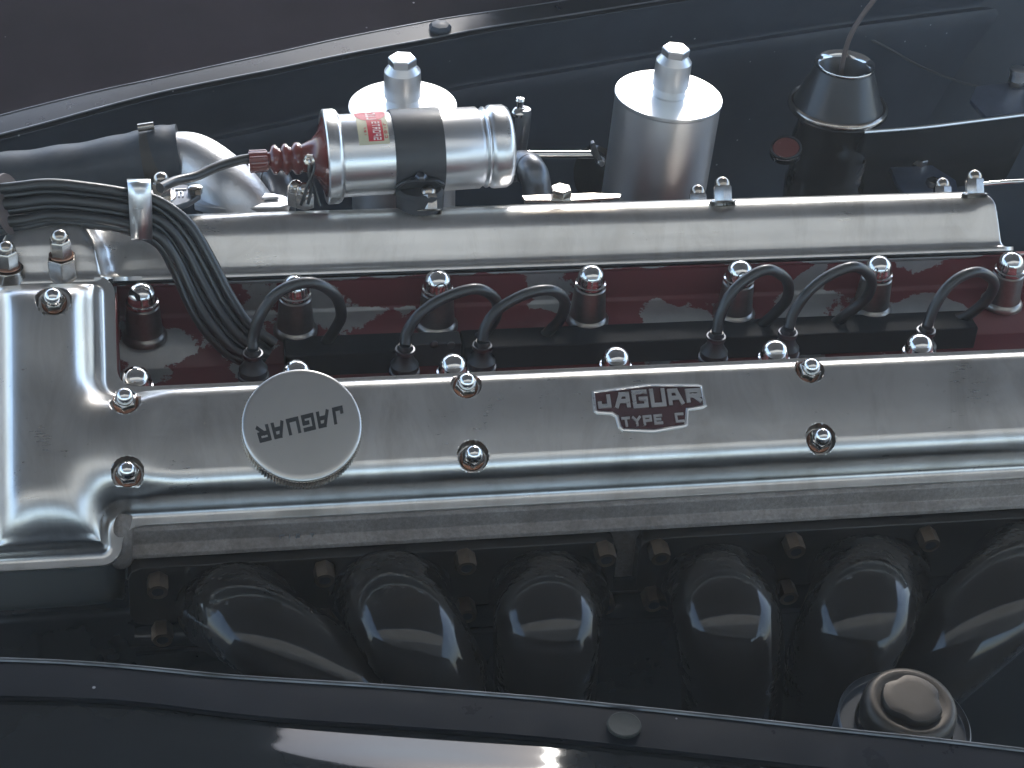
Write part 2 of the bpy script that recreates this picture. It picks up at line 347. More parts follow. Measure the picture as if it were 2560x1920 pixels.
def cover_mesh(T, mapf, xend, recess, topb=-12.72, inner=-4.9, bosses=(), rin=1.0):
    def lines(lo, hi, dense, fine, coarse):
        out = [lo]; 
        while out[-1] < hi-1e-6:
            p = out[-1]; st = coarse
            for a, b in dense:
                if a-1e-9 <= p < b: st = fine
                elif p < a: st = min(st, max(a-p, .02))
            out.append(min(p+st, hi))
        return np.array(out)
    dx = [(-5.0, -2.5), (1.7, 5.4), (xend-3, xend)]+[(c[0]-1.3, c[0]+1.3) for c in recess]
    du = [(topb-.1, topb+2.6), (-6.4, -1.6), (.6, 6.8)]
    xs = lines(-4.9, xend, sorted(dx), .06, .5); us = lines(topb, 6.76, sorted(du), .06, .3)
    Xg, Ug = np.meshgrid(xs, us)
    def sd(X, U):
        dS = rbox(X, U, -2.5, xend, inner, 4.32, 1.1); dB = rbox(X, U, -4.9, 3.72, topb, 6.76, 1.25)
        return smax(dS, dB, 1.5)
    D = sd(Xg, Ug); e = .01
    gx = (sd(Xg+e, Ug)-sd(Xg-e, Ug))/(2*e); gu = (sd(Xg, Ug+e)-sd(Xg, Ug-e))/(2*e); gl = np.maximum(np.hypot(gx, gu), .3)
    X2, U2 = Xg.copy(), Ug.copy(); lim = .10
    snap = (np.abs(D) < lim)
    for _ in range(2):
        d2 = sd(X2, U2); X2 = np.where(snap, X2-d2*gx/gl**2, X2); U2 = np.where(snap, U2-d2*gu/gl**2, U2)
    D2 = np.where(snap, 0, D)
    def height(X, U, D):
        bar = 1-sstep(2.4, 6.0, X)
        Rr = rin+((1.35-rin)*sstep(-2.5, 1.0, U)); Rr = Rr*(1-bar)+1.8*bar
        Rr = Rr*(1-.35*sstep(xend-3.5, xend-1.5, X)); Rx = Rr+bar*(.4+1.9*sstep(2.5, 5, U)); Rr = Rr+bar*.5
        HH = HT+.25*bar*sstep(-4, -9, U)
        fl, rf, d0, wall = .28, .5, .42, .22
        a = np.clip((D-d0)/rf, 0, 1); h = fl+rf*(1-np.sqrt(np.clip(1-a*a, 0, 1)))
        dw = d0+rf; b = np.clip((D-dw)/wall, 0, 1); hb = fl+rf; ht = HH-Rr
        h = np.where(D > dw, hb+(ht-hb)*b, h)
        c = np.clip((D-dw-wall)/Rx, 0, 1); h = np.where(D > dw+wall, ht+Rr*np.sqrt(np.clip(1-(1-c)**2, 0, 1)), h)
        return h+.10*sstep(0, 1, (D-1.2)/3.4)
    # soften the creases where the cross bar meets the long cover, as a casting polished by hand
    st = .08; xu_ = np.arange(-6.6, 9.6, st); uu_ = np.arange(topb-1, 7.8, st); XU, UU = np.meshgrid(xu_, uu_)
    DU = sd(XU, UU); Hu = height(XU, UU, DU); wgt = (DU > .25).astype(float); Hu = Hu*wgt
    def blur(A, sg):
        n = int(3*sg/st); kx = np.exp(-.5*(np.arange(-n, n+1)*st/sg)**2); kx /= kx.sum()
        A = np.apply_along_axis(lambda v: np.convolve(v, kx, 'same'), 0, A); return np.apply_along_axis(lambda v: np.convolve(v, kx, 'same'), 1, A)
    Hb = blur(Hu, .55)/np.maximum(blur(wgt, .55), 1e-3)
    fx = np.clip((X2-xu_[0])/st, 0, len(xu_)-1.001); fu = np.clip((U2-uu_[0])/st, 0, len(uu_)-1.001); ix = fx.astype(int); iu = fu.astype(int); tx = fx-ix; tu = fu-iu
    Hs = (Hb[iu, ix]*(1-tx)+Hb[iu, ix+1]*tx)*(1-tu)+(Hb[iu+1, ix]*(1-tx)+Hb[iu+1, ix+1]*tx)*tu
    h = height(X2, U2, D2); wb = (1-sstep(4.5, 7.5, X2))*sstep(.75, 1.7, D2); h = h*(1-wb)+Hs*wb; fl = .28
    for (x, u, r, fz) in recess:
        rr = np.hypot(X2-x, U2-u); h = np.minimum(h, fz+np.clip((rr-r)/.14, 0, 1)**.8*2.2+np.clip(rr-r-.14, 0, 9)*4)
    for (x, u, r, fz) in bosses:
        rr = np.hypot(X2-x, U2-u); h = np.where(D2 > .02, np.maximum(h, fl+(fz-fl)*(1-sstep(r, r+.16, rr))), h)
    ins = (D2 >= -1e-9); nr, nc = ins.shape; idx = -np.ones(ins.shape, int); V = []; Fc = []
    for j in range(nr):
        for i in range(nc):
            if ins[j, i]: idx[j, i] = len(V); V.append(mapf(X2[j, i], U2[j, i], h[j, i]))
    ec = {}
    for j in range(nr-1):
        for i in range(nc-1):
            q = [idx[j, i], idx[j, i+1], idx[j+1, i+1], idx[j+1, i]]
            q = [k for k in q if k >= 0]
            if len(q) >= 3:
                Fc.append(tuple(q))
                for a_, b_ in zip(q, q[1:]+q[:1]): ec[(min(a_, b_), max(a_, b_))] = ec.get((min(a_, b_), max(a_, b_)), [])+[(a_, b_)]
    # skirt
    low = {}; mate = mapf(0, 0, 0)-mapf(0, 0, .28)
    for k, e_ in ec.items():
        if len(e_) == 1:
            a_, b_ = e_[0]
            for v in (a_, b_):
                if v not in low: low[v] = len(V); V.append(V[v]+mate)
            Fc.append((b_, a_, low[a_], low[b_]))
    return V, Fc
XEN = 70.0
XEF = float(at(2556, 560, y=2*YC-(G0[1]+4.9*.839))[0]+.2)
NUTX = [4.33, 25.65, 48.35]
near_rec = [(x, -2.9, .93, 2.85) for x in NUTX]+[(4.35, 1.87, .95, 2.8)]+[(x, 1.92, .95, 2.8) for x in NUTX[1:]]+[(.1, -9.75, 1.05, 2.9)]
T = Thing('cam_cover', 'polished aluminium cam cover in front, carrying the red badge and the round filler cap', 'cam cover', near(30, 4.3, 0))
body = part(T, 'cover_shell', cover_mesh(T, near, XEN, near_rec), 'cover', ang=60)
for (x, u, r, fz) in near_rec:
    inst(T, 'acorn_nut', ACORN, near(x, u, fz+.1), frame(N1, spin=random.random()), sub=[('washer', COPPER)])
# gasket
def plate(pts_xu, mapf, h0, h1): P = [mapf(x, u, h0) for x, u in pts_xu]; return prism(P, mapf(0, 0, h1)-mapf(0, 0, h0))
OUT = [(-4.8, -12.6), (3.6, -12.6), (3.6, -5.6), (4.2, -4.8), (XEN-.6, -4.8), (XEN-.6, 4.22), (4.5, 4.22), (3.9, 4.5), (3.5, 5.6), (2.6, 6.6), (-4.8, 6.6)]
part(T, 'gasket', plate(OUT, near, -.14, -.002), 'ink')
# badge: red recess, raised border and letters
bp = [(1478, 978), (1490, 974), (1620, 957), (1745, 958), (1758, 963), (1767, 1016), (1758, 1022), (1722, 1027), (1720, 1062), (1714, 1069), (1636, 1083), (1556, 1080), (1545, 1070), (1538, 1044), (1528, 1038), (1493, 1036), (1484, 1030)]
BH = HT+.12
bw = [npx(x, y, BH) for x, y in bp]; bc = sum(bw)/len(bw)
def shrink(P, d):
    n = len(P); out = []
    for i in range(n):
        a, b, c = P[i-1], P[i], P[(i+1) % n]; t = nz(nz(b-a)+nz(c-b)); m_ = np.cross(N1, t)
        if np.dot(m_, bc-b) < 0 and False: m_ = -m_
        out.append(b+m_*d)
    return out
sgn = 1 if np.dot(shrink(bw, 1)[0]-bw[0], bc-bw[0]) > 0 else -1
b0 = bw; b1 = shrink(bw, .14*sgn); b2 = shrink(bw, .30*sgn); n_ = len(bw)
V = []; Fc = []
for ring, hh in ((b0, -.02), (shrink(bw, .05*sgn), .10), (b1, .12), (shrink(bw, .20*sgn), .10), (b2, -.0)): V += [p+N1*hh for p in ring]
for j in range(4):
    for i in range(n_): Fc.append((j*n_+i, j*n_+(i+1) % n_, (j+1)*n_+(i+1) % n_, (j+1)*n_+i))
part(T, 'badge', prism([p+N1*.045 for p in shrink(bw, .16*sgn)], -N1*.1), 'redfill', ang=20)
badge = T.o.children[-1] if T.o.children else None
badge = [o for o in bpy.data.objects if o.name == 'badge'][0]
part(T, 'badge_border', (V, Fc), 'satin', parent=badge, ang=25)
def quad(bl, br, tl, tr, h0):
    def f(s, t, h):
        px = (bl[0]*(1-s)+br[0]*s)*(1-t)+(tl[0]*(1-s)+tr[0]*s)*t; py = (bl[1]*(1-s)+br[1]*s)*(1-t)+(tl[1]*(1-s)+tr[1]*s)*t
        return npx(px, py, BH+.045)+N1*h
    return f
arch = lambda i: [(.12, .86), (.03, .95), (-.06, 1.06), (-.06, 1.1), (.0, 1.0), (.10, .92)][i]
for ch, vf in letters('JAGUAR', quad((1494, 1026), (1756, 1009), (1488, 984), (1750, 969), 0), .11, w_=.20, gap=.15, hf=arch, flipA=True): part(T, 'letter', vf, 'satin', parent=badge, ang=25)
for ch, vf in letters('TYPE C', quad((1556, 1069), (1712, 1056), (1552, 1044), (1708, 1032), 0), .10, w_=.21, gap=.18): part(T, 'letter', vf, 'satin', parent=badge, ang=25)
# filler cap
def npl(x, u, h): return near(x, u, h)
T = Thing('oil_filler_cap', 'round aluminium filler cap with knurled rim and upside down black lettering, on front cover', 'filler cap', CAPW-2.0*N1)
fr = frame(N1)
part(T, 'collar', lathe([(2.9, -.25), (3.1, -.1), (3.05, .35), (2.9, .5)], CAPW-2.0*N1, N1, 64), 'cover')
kn = lambda i, k: (1.0 if k % 4 in (0, 1) else .965) if 1 <= i <= 4 else 1.0
part(T, 'knurled_rim', lathe([(3.55, .38), (3.68, .48), (3.74, .6), (3.74, 1.6), (3.69, 1.7), (3.55, 1.74)], CAPW-2.0*N1, N1, 440, rmod=kn), 'chromew', ang=25)
part(T, 'cap_top', lathe([(3.64, 1.70), (3.66, 1.82), (3.60, 1.90), (3.45, 1.93), (3.2, 1.945), (1.5, 1.955), (1e-5, 1.96)], CAPW-2.0*N1, N1, 96), 'capm', ang=50)
def z6(x, y): return 600+x/2.765, 600+y/2.765
cq = [z6(714, 1140), z6(104, 1290), z6(730, 1258), z6(136, 1402)]
def capq(s, t, h):
    bl, br, tl, tr = cq
    px = (bl[0]*(1-s)+br[0]*s)*(1-t)+(tl[0]*(1-s)+tr[0]*s)*t; py = (bl[1]*(1-s)+br[1]*s)*(1-t)+(tl[1]*(1-s)+tr[1]*s)*t
    return on(px, py, CAPW, N1)+N1*(h-.045)
for ch, vf in letters('JAGUAR', capq, .018, w_=.2, gap=.18): part(T, 'letter', vf, 'ink', ang=25)
# far cover
FN = np.array([0, math.sin(AL), math.cos(AL)])
fnx = [float(at(1075, 500, y=far(0, -2.9, 0)[1]+1.9)[0]), float(at(1815, 480, y=far(0, -2.9, 0)[1]+1.9)[0]), float(at(2450, 455, y=far(0, -2.9, 0)[1]+1.9)[0])]
far_rec = [(x, -2.95, .85, 3.15) for x in fnx]+[(x-.6, 1.9, .9, 2.9) for x in fnx]
far_boss = [(.35, -11.2, .95, 3.2)]
T = Thing('cam_cover', 'long plain aluminium cam cover behind the red valley, beneath the ignition coil', 'cam cover', far(30, 4.3, 0))
far_rec2 = [(.55, -11.5, .0001, 9)]
part(T, 'cover_shell', cover_mesh(T, far, XEF, far_rec, rin=1.75), 'cover', ang=60)
for (x, u, r, fz) in far_rec:
    inst(T, 'acorn_nut', ACORNW, far(x, u, fz+.2), frame(FN, spin=.35), sub=[('washer', COPPERB)])
OUTF = [(a, b) for a, b in OUT]; OUTF = [(min(a, XEF-.5), b) for a, b in OUTF]
part(T, 'gasket', plate(OUTF, far, -.14, -.002), 'ink')
# two pillar nuts at the front bridge of the far cover
for px, py in ((155, 640), (22, 668)):
    b = at(px, py+22, y=far(0, -12.1, 0)[1]-.1); b = b+np.array([0, .25, 0])
    p_ = part(T, 'pillar', lathe([(1.0, -2.2), (1.0, .35), (.95, .5), (.6, .5)], b, (0, 0, 1), 6 if px > 100 else 40), 'chromew', bevel=.05)
    inst(T, 'acorn_nut', ACORNW, b+np.array([0, 0, .58]), frame((0, 0, 1), spin=.2), sub=[('washer', COPPER)])
# ================================================================== CYLINDER HEAD
T = Thing('cylinder_head', 'cast cylinder head with flaking dark red paint in the valley between the two cam covers', 'cylinder head', (30, 4, -2))

zi = near(0, -4.9, 0)[2]-.16; yn = near(0, -4.8, 0)[1]; yf = far(0, -4.8, 0)[1]
XL, XR = 3.2, 74
def extr(prof, x0, x1, nx=2):
    V = []; Fc = []; n = len(prof)
    for i in range(nx):
        x = x0+(x1-x0)*i/(nx-1); V += [(x, a, b) for a, b in prof]
    for i in range(nx-1):
        for k in range(n): k2 = (k+1) % n; Fc.append((i*n+k, i*n+k2, (i+1)*n+k2, (i+1)*n+k))
    Fc += [tuple(range(n))[::-1], tuple((nx-1)*n+k for k in range(n))]; return V, Fc
prof = [(yn-.0, zi), (yn+.3, zi-.02), (yn+.35, zi-2.3), (yn+1.0, zi-2.8), (yn+2.6, 4.4), (2.6, 3.2), (6.4, 3.2), (7.3, 4.3), (7.7, 4.62), (8.6, 4.85), (yf-.45, 5.02), (yf-.22, 5.25), (yf-.15, zi-.35), (yf-.32, zi-.25), (yf-.35, zi), (yf+4, zi-2.6), (yf+4, -2), (yn-4, -2), (yn-4, zi-2.6)]
part(T, 'valley', extr(prof, XL, XR, 8), 'flake', bevel=.12, ang=30)
part(T, 'chain_end_wall', box((3.35, 4, 5.4), (.4, 13.6, 5.0)), 'flake', bevel=.1)
# ribs/bosses on the ledge
# outer (exhaust) wall of the head, rough casting with a bright lower bevel
o3 = near(0, 4.2, -.15); yw = o3[1]; zw = o3[2]
prof = [(yw+3, zw+1.9), (yw+.02, zw), (yw-.28, zw-.25), (yw-.30, zw-1.3), (yw-.86, zw-1.66), (yw-.90, zw-2.0), (yw+.2, zw-2.15), (yw+.2, zw-7), (yw+3, zw-7)]
part(T, 'side_wall', extr(prof, 3.9, XR, 30), 'cast', bevel=.08, ang=30)
pc = [at(300, 1378, y=yw-.2)]
part(T, 'front_corner', tube([(3.9, yw+.6, zw+.3), (3.7, yw-.2, zw-.4), (3.55, yw-.6, zw-1.6), (3.6, yw-.3, zw-2.3)], .8, 16), 'cast')
part(T, 'drain_hole', lathe([(.33, 0), (.33, .04), (1e-5, .04)], at(355, 1395, y=yw-.62), (0, -1, -.3), 20), 'ink')
# cast part number, only partly legible
def zz(x, y): return 600+x/2.765, 1200+y/2.765
SW = np.array([0, -.995, .1])
def castq(bl, br, tl, tr):
    def f(s, t, h):
        px = (bl[0]*(1-s)+br[0]*s)*(1-t)+(tl[0]*(1-s)+tr[0]*s)*t; py = (bl[1]*(1-s)+br[1]*s)*(1-t)+(tl[1]*(1-s)+tr[1]*s)*t
        return on(px, py, (0, yw-.34, zw-.9), SW)+SW*h
    return f
for ch, vf in letters('CIA T', castq(zz(275, 418), zz(520, 405), zz(272, 378), zz(518, 365)), .05, w_=.16, gap=.35): part(T, 'letter', vf, 'castb', ang=25)
# domed head nuts on sleeves: far row
for px, py in ((355, 738), (738, 718), (1095, 705), (1478, 692), (1850, 680), (2197, 668), (2528, 658)):
    yy = 8.15; p = at(px, py, y=yy); base = np.array([p[0], yy, p[2]-.75])
    h = base[2]-4.7
    sl_ = part(T, 'head_nut', lathe([(1.55, 0), (1.55, .25), (1.42, .45), (1.3, .55), (1.2, h*.6), (1.13, h-.12), (1.0, h)], (base[0], yy, 4.7), (0, 0, 1), 40), 'sleeve')
    inst(T, 'dome', DOME, base, frame((0, 0, 1))@np.diag([1.1, 1.1, 1.05]), parent=sl_)
for px, py in ((340, 945), (742, 928), (1133, 912), (1541, 895), (1938, 877), (2300, 862)):
    yy = -1.35; p = at(px, py, y=yy); base = np.array([p[0], yy, p[2]-.8])
    sl_ = part(T, 'head_nut', lathe([(1.3, 0), (1.2, .4), (1.05, base[2]-4.1), (.9, base[2]-4.0)], (base[0], yy, 4.0), (0, 0, 1), 40), 'sleeve')
    inst(T, 'dome', DOME, base, frame((0, 0, 1))@np.diag([1.08, 1.08, 1.0]), parent=sl_)
# ================================================================== LEAD CONDUIT and PLUG LEADS
T = Thing('lead_conduit', 'long black conduit box carrying the plug leads along the middle of the red valley', 'cable conduit', (30, 5, 3))
zc = 5.0; YCON = float(at(1400, 814, z=5.0)[1]); print('YCON', YCON)
def cbox(px0, py0, px1, py1, name, mat='matt', y0=4.0, y1=6.5, dz=0):
    a = at(px0, py0, z=zc+dz); b = at(px1, py1, z=zc+dz); y1 = y1-6.35+YCON; y0 = y0-6.35+YCON
    return part(T, name, box(((a[0]+b[0])/2, (y0+y1)/2, zc+dz-1.3), (b[0]-a[0], y1-y0, 2.6)), mat, bevel=.15)
cbox(708, 838, 1003, 826, 'box_section', y1=6.35)
cbox(1006, 822, 1146, 818, 'joint_plate', 'blackm', y0=4.6, y1=6.1, dz=.12)
cbox(1149, 822, 2420, 774, 'box_section', y1=6.35)
for px, py in ((1085, 860), (1128, 862)): part(T, 'screw', lathe([(.28, 0), (.28, .12), (.2, .16), (1e-5, .16)], at(px, py, y=4.58), (0, -1, .1), 16), 'dsteel')
PL = [[(632, 872), (634, 840), (655, 780), (700, 728), (775, 706), (835, 735), (853, 785), (838, 822), (812, 850)],
      [(1013, 862), (1018, 830), (1050, 785), (1110, 745), (1190, 722), (1238, 748), (1240, 790), (1215, 830), (1195, 858)],
      [(1206, 852), (1215, 815), (1250, 770), (1320, 733), (1380, 726), (1411, 752), (1402, 795), (1375, 825), (1360, 850)],
      [(1792, 830), (1800, 790), (1825, 738), (1870, 695), (1922, 674), (1966, 700), (1968, 745), (1935, 785), (1900, 812)],
      [(1972, 820), (1985, 780), (2025, 725), (2080, 685), (2140, 667), (2178, 698), (2165, 745), (2120, 782), (2085, 808)],
      [(2318, 815), (2335, 770), (2365, 722), (2405, 690), (2450, 680), (2484, 705), (2470, 745), (2425, 785), (2390, 812)]]
PLL = ['round looped black plug lead nearest the front end, left of the first long gap', 'black plug lead looping right above the joint plate of the conduit',
       'black plug lead looping just left of the tall domed nut in mid valley', 'tight round loop of black plug lead over the fourth domed nut from the left',
       'slanting black plug lead loop reaching up to the fifth domed nut', 'rearmost slanting black plug lead loop beside the last domed nut']
for i, P in enumerate(PL):
    ys = np.linspace(2.9, YCON-.7, len(P)); pts = [at(x, y, y=yy) for (x, y), yy in zip(P, ys)]; pts[-1] = np.array([pts[-1][0], YCON-.7, zc-.3])
    T = Thing('plug_lead', PLL[i], 'plug lead', pts[0]-np.array([0, 0, 2]), 'plug leads looping over the valley')
    part(T, 'cable', tube(pts, .39, 16, 8), 'rubber')
    b = pts[0]
    part(T, 'plug_cap', lathe([(.62, -2.4), (.95, -2.2), (.98, -1.6), (.78, -1.35), (.60, -1.0), (.56, -.3), (.46, 0)], b, (0, 0, 1), 28), 'cloth')
    part(T, 'ring', lathe([(.57, -.62), (.68, -.60), (.70, -.45), (.68, -.32), (.57, -.30)], b, (0, 0, 1), 32, close=False), 'dsteel')
    part(T, 'ring', lathe([(.94, -2.35), (1.06, -2.3), (1.06, -2.1), (.95, -2.05)], b, (0, 0, 1), 32, close=False), 'dsteel')
# main bundle of leads
def z5(x, y): return x/2.765, 400+y/2.765
B = [[(80, 190), (340, 165), (620, 190), (870, 228), (1050, 268), (1190, 345), (1330, 470), (1460, 690), (1590, 940), (1720, 1130), (1900, 1270)],
     [(90, 235), (340, 215), (620, 240), (870, 272), (1050, 310), (1170, 390), (1290, 520), (1420, 740), (1550, 990), (1690, 1170), (1880, 1310)],
     [(95, 300), (340, 272), (620, 292), (870, 330), (1050, 385), (1170, 465), (1290, 620), (1400, 830), (1530, 1060), (1670, 1230), (1860, 1350)],
     [(100, 340), (340, 315), (620, 335), (870, 375), (1050, 430), (1150, 510), (1260, 680), (1370, 890), (1500, 1110), (1650, 1270), (1840, 1380)],
     [(110, 420), (340, 382), (620, 398), (870, 440), (1050, 500), (1150, 575), (1250, 740), (1350, 950), (1470, 1150), (1620, 1310), (1820, 1410)],
     [(118, 470), (340, 425), (620, 440), (870, 480), (1050, 545), (1140, 630), (1225, 800), (1320, 1010), (1440, 1200), (1600, 1350), (1800, 1440)]]
YB = [8.2, 8.4, 8.7, 9.0, 9.0, 8.8, 8.4, 7.6, 6.6, 5.8, 5.2]
BLL = ['uppermost black ignition lead in the bundle under the metal clip', 'black ignition lead second from the top of the clipped bundle', 'black ignition lead third from the top of the clipped bundle',
       'black ignition lead fourth from the top of the clipped bundle', 'black ignition lead fifth from the top, second lowest in the clipped bundle', 'lowest black ignition lead of the bundle, closest to the red valley wall']
for i, P in enumerate(B):
    off = -.35 if i % 2 else .1
    pts = [at(*z5(x, y), y=yy-i*.22-off) for (x, y), yy in zip(P, YB)]
    pts = [pts[0]+np.array([-5, .3, -.6])]+pts
    T = Thing('ignition_lead', BLL[i], 'ignition lead', pts[-1], 'ignition leads bundled through the clip')
    part(T, 'cable', tube(pts, .37, 14, 8), 'rubber')
# clip strap
T = Thing('lead_clip', 'bright curved metal clip holding the bundle of black leads above the far cam cover', 'clip', at(350, 600, y=8.5))
rows = []
for (x0, x1, y, yy) in ((317, 375, 451, 10.0), (317, 376, 447, 9.3), (318, 377, 452, 8.3), (320, 378, 475, 7.7), (322, 380, 510, 7.4), (324, 381, 550, 7.3), (326, 381, 580, 7.35), (328, 381, 600, 7.5)):
    rows.append([at(x0, y, y=yy), at(x1, y, y=yy)])
part(T, 'strap', sheet(rows, smoothu=False, smoothv=True), 'satin', solid=.12, ang=50)
# grommet disc at left
T = Thing('lead_grommet', 'thin brown fibre disc at the left edge that the leads pass through', 'grommet', at(30, 530, y=8.4))
part(T, 'disc', lathe([(1.1, -.12), (2.05, -.12), (2.1, 0), (2.05, .12), (1.1, .12)], at(24, 512, y=8.4), (.93, -.22, .30), 40), 'brownr')
# ================================================================== EXHAUST MANIFOLDS
def fr_(px, py, y): return at(px, py, y=y)
YM = yw-.35; zt = zw-2.15
def manifold(label, x0, x1, pipes, nuts, lows, rl):
    T = Thing('exhaust_manifold', label, 'exhaust manifold', ((x0+x1)/2, YM-3, -20), 'black exhaust manifolds under the front cam cover')
    hgt = 4.9
    P = []
    for (x, z, sx, sz) in ((x0, zt, 1, -1), (x1, zt, -1, -1), (x1, zt-hgt, -1, 1), (x0, zt-hgt, 1, 1)):
        A = [(x, z+sz*.9), (x+sx*.27, z+sz*.27), (x+sx*.9, z)]
        if (sx, sz) in ((-1, -1), (1, 1)): A = A[::-1]
        P += [np.array([a, YM, b]) for a, b in A]
    part(T, 'flange', prism(P, (0, -1.25, 0)), 'enamel', bevel=.1, ang=30)
    for pts, r in pipes:
        part(T, 'pipe', tube(pts, lambda t, r=r: r*(1.0+.10*math.exp(-((t-.10)/.08)**2)), 32, 8, oval=lambda t: (1.24-.16*t, .98)), 'enamel', ang=60)
        # raised port neck ring against the flange
        q = np.array(pts[0])
        part(T, 'port_neck', tube([q+np.array([0, .25, 0]), q+np.array([0, -.35, -.02]), q+np.array([0, -.8, -.05])], lambda t, r=r: r*(1.16-.1*t), 32, 4, oval=lambda t: (1.22, .98)), 'enamel', ang=50)
    for px, py in nuts: inst(T, 'brass_nut', BNUT, at(px, py-26, y=YM-1.25), frame((0.02, -1, -.12), spin=.3), sub=[('bore_disc', BBORE)])
    for px, py in lows: inst(T, 'brass_nut', BNUT, at(px, py-26, y=YM-1.3), frame((0.02, -1, -.12), spin=.1), sub=[('bore_disc', BBORE)])
def pp(L): return [at(x, y, y=yy) for x, y, yy in L]
a0 = at(318, 1410, y=YM)[0]; a1 = at(1537, 1330, y=YM)[0]; a2 = at(1592, 1330, y=YM)[0]
y0 = YM-1.2
manifold('front black exhaust manifold at left, two pipes sweeping right and one dropping straight', a0, a1, [
    (pp([(590, 1505, y0), (600, 1535, y0-2.4), (670, 1585, y0-4.8), (790, 1660, y0-6.2), (930, 1750, y0-6.8), (1060, 1860, y0-6.6)]), 2.8),
    (pp([(975, 1480, y0), (982, 1515, y0-2.8), (1020, 1575, y0-5.4), (1075, 1660, y0-6.6), (1125, 1770, y0-6.6), (1165, 1890, y0-6.2)]), 2.95),
    (pp([(1372, 1475, y0), (1372, 1510, y0-2.9), (1370, 1560, y0-5.4), (1366, 1650, y0-6.4), (1356, 1770, y0-6.2), (1345, 1890, y0-5.8)]), 2.95)],
    [(393, 1470), (808, 1442), (1160, 1412), (1507, 1392)], [(405, 1590), (815, 1560), (1160, 1532), (1505, 1512)], 0)
manifold('rear black exhaust manifold at right, first pipe dropping straight and two sweeping left', a2, 78, [
    (pp([(1792, 1462, y0), (1800, 1495, y0-2.9), (1818, 1550, y0-5.4), (1828, 1630, y0-6.3), (1830, 1760, y0-6.2), (1825, 1900, y0-5.8)]), 3.05),
    (pp([(2175, 1438, y0), (2172, 1475, y0-3.0), (2150, 1535, y0-5.6), (2115, 1610, y0-6.6), (2060, 1740, y0-6.4), (2000, 1890, y0-6.0)]), 3.1),
    (pp([(2580, 1400, y0), (2560, 1435, y0-2.8), (2500, 1500, y0-5.4), (2410, 1580, y0-6.4), (2280, 1700, y0-6.4), (2160, 1850, y0-6)]), 3.0)],
    [(1642, 1388), (1978, 1372), (2312, 1356)], [(1625, 1505), (1960, 1488)], 0)
# ================================================================== FRONT CHAIN CASE under the left bulge of the near cover
T = Thing('timing_case', 'dull grey cast block under the left end of the front cam cover', 'timing case', (0, -13, -8))
q = near(0, 6.6, -.2)
P = [(-9, q[1]+.2, q[2]), (1.2, q[1]+.2, q[2]), (2.6, q[1]+1.0, q[2]+.3), (3.2, q[1]+2, q[2]+.8), (3.2, q[1]+6, q[2]+3), (-9, q[1]+6, q[2]+3)]
L = [(-4, 1), (2.0, 1), (3.1, .7), (3.4, 0)]
rows = []
for z, d in ((q[2]+.1, 0), (q[2]-1, .15), (q[2]-2.8, .1), (q[2]-4.0, -.5), (q[2]-4.6, -1.4), (q[2]-4.9, -3)):
    rows.append([np.array([x, y_, z]) for x, y_ in ((-10, q[1]+.3-d), (-4, q[1]+.3-d), (1.6, q[1]+.35-d), (2.9, q[1]+.9-d*.7), (3.5, q[1]+2.2), (3.6, q[1]+6))])
MT['case'] = paint('dull_painted_casting', (.045, .05, .05), .55, .1, .3, col2=(.065, .068, .066), bumpst=.3)
part(T, 'casting', sheet(rows, smoothv=True), 'case', solid=.4, ang=50)
# ================================================================== IGNITION COIL
cA = at(818, 392, y=18); cB = at(1272, 364, y=18.6); ca = nz(cB-cA); Lc = np.linalg.norm(cB-cA)
T = Thing('ignition_coil', 'silver ignition coil with dark red ribbed boot lying above the far cam cover', 'ignition coil', (cA+cB)/2-np.array([0, 0, 3.2]))
def cx_(px): return (px-818)/(1272-818)*Lc
rb = 2.98
part(T, 'can', lathe([(rb-.1, cx_(838)), (rb, cx_(846)), (rb, cx_(1190)), (rb-.16, cx_(1197)), (rb-.2, cx_(1201)), (rb-.02, cx_(1207)), (rb-.04, cx_(1211)), (rb-.2, cx_(1214)), (rb+.02, cx_(1222)), (rb+.06, cx_(1228)), (rb+.05, cx_(1258)), (rb-.15, cx_(1270)), (rb-.6, cx_(1275)), (1e-5, cx_(1276))], cA, ca, 80), 'satin', ang=55)
part(T, 'end_rim', lathe([(2.9, cx_(810)), (3.32, cx_(810)), (3.42, cx_(813)), (3.42, cx_(838)), (3.3, cx_(845)), (3.0, cx_(851)), (2.9, cx_(851))], cA, ca, 80), 'satin', ang=40)
boot = part(T, 'boot', lathe([(.35, cx_(627)), (.72, cx_(627)), (.80, cx_(632)), (.76, cx_(672)), (.6, cx_(674)), (.62, cx_(678)), (1.05, cx_(684)), (1.1, cx_(692)), (.85, cx_(700)), (.8, cx_(704)), (1.12, cx_(712)), (1.15, cx_(718)), (.9, cx_(726)), (.86, cx_(730)), (1.18, cx_(740)), (1.2, cx_(748)), (1.0, cx_(756)), (1.15, cx_(768)), (1.35, cx_(782)), (1.75, cx_(794)), (2.5, cx_(806)), (3.1, cx_(812))], cA, ca, 64), 'bake', ang=60)
for k in range(14):
    a = k/14*2*math.pi; fr = frame(ca); d = fr@np.array([math.cos(a), math.sin(a), 0])
    part(T, 'rib', tube([cA+ca*cx_(629)+d*.76, cA+ca*cx_(670)+d*.74], .075, 6, smooth=False), 'bake', parent=boot)
part(T, 'strap', lathe([(rb+.03, cx_(974)), (rb+.12, cx_(975)), (rb+.15, cx_(980)), (rb+.15, cx_(1090)), (rb+.12, cx_(1096)), (rb+.03, cx_(1097))], cA, ca, 80, close=False), 'blackm', ang=40)
st = at(1045, 466, y=15.2)
part(T, 'strap_bracket', tube([at(995, 466, y=15.4), at(1015, 452, y=15.0), at(1050, 447, y=14.9), at(1085, 449, y=15.1), at(1103, 458, y=15.4)], .42, 12, oval=lambda t: (1, .35)), 'dsteel')
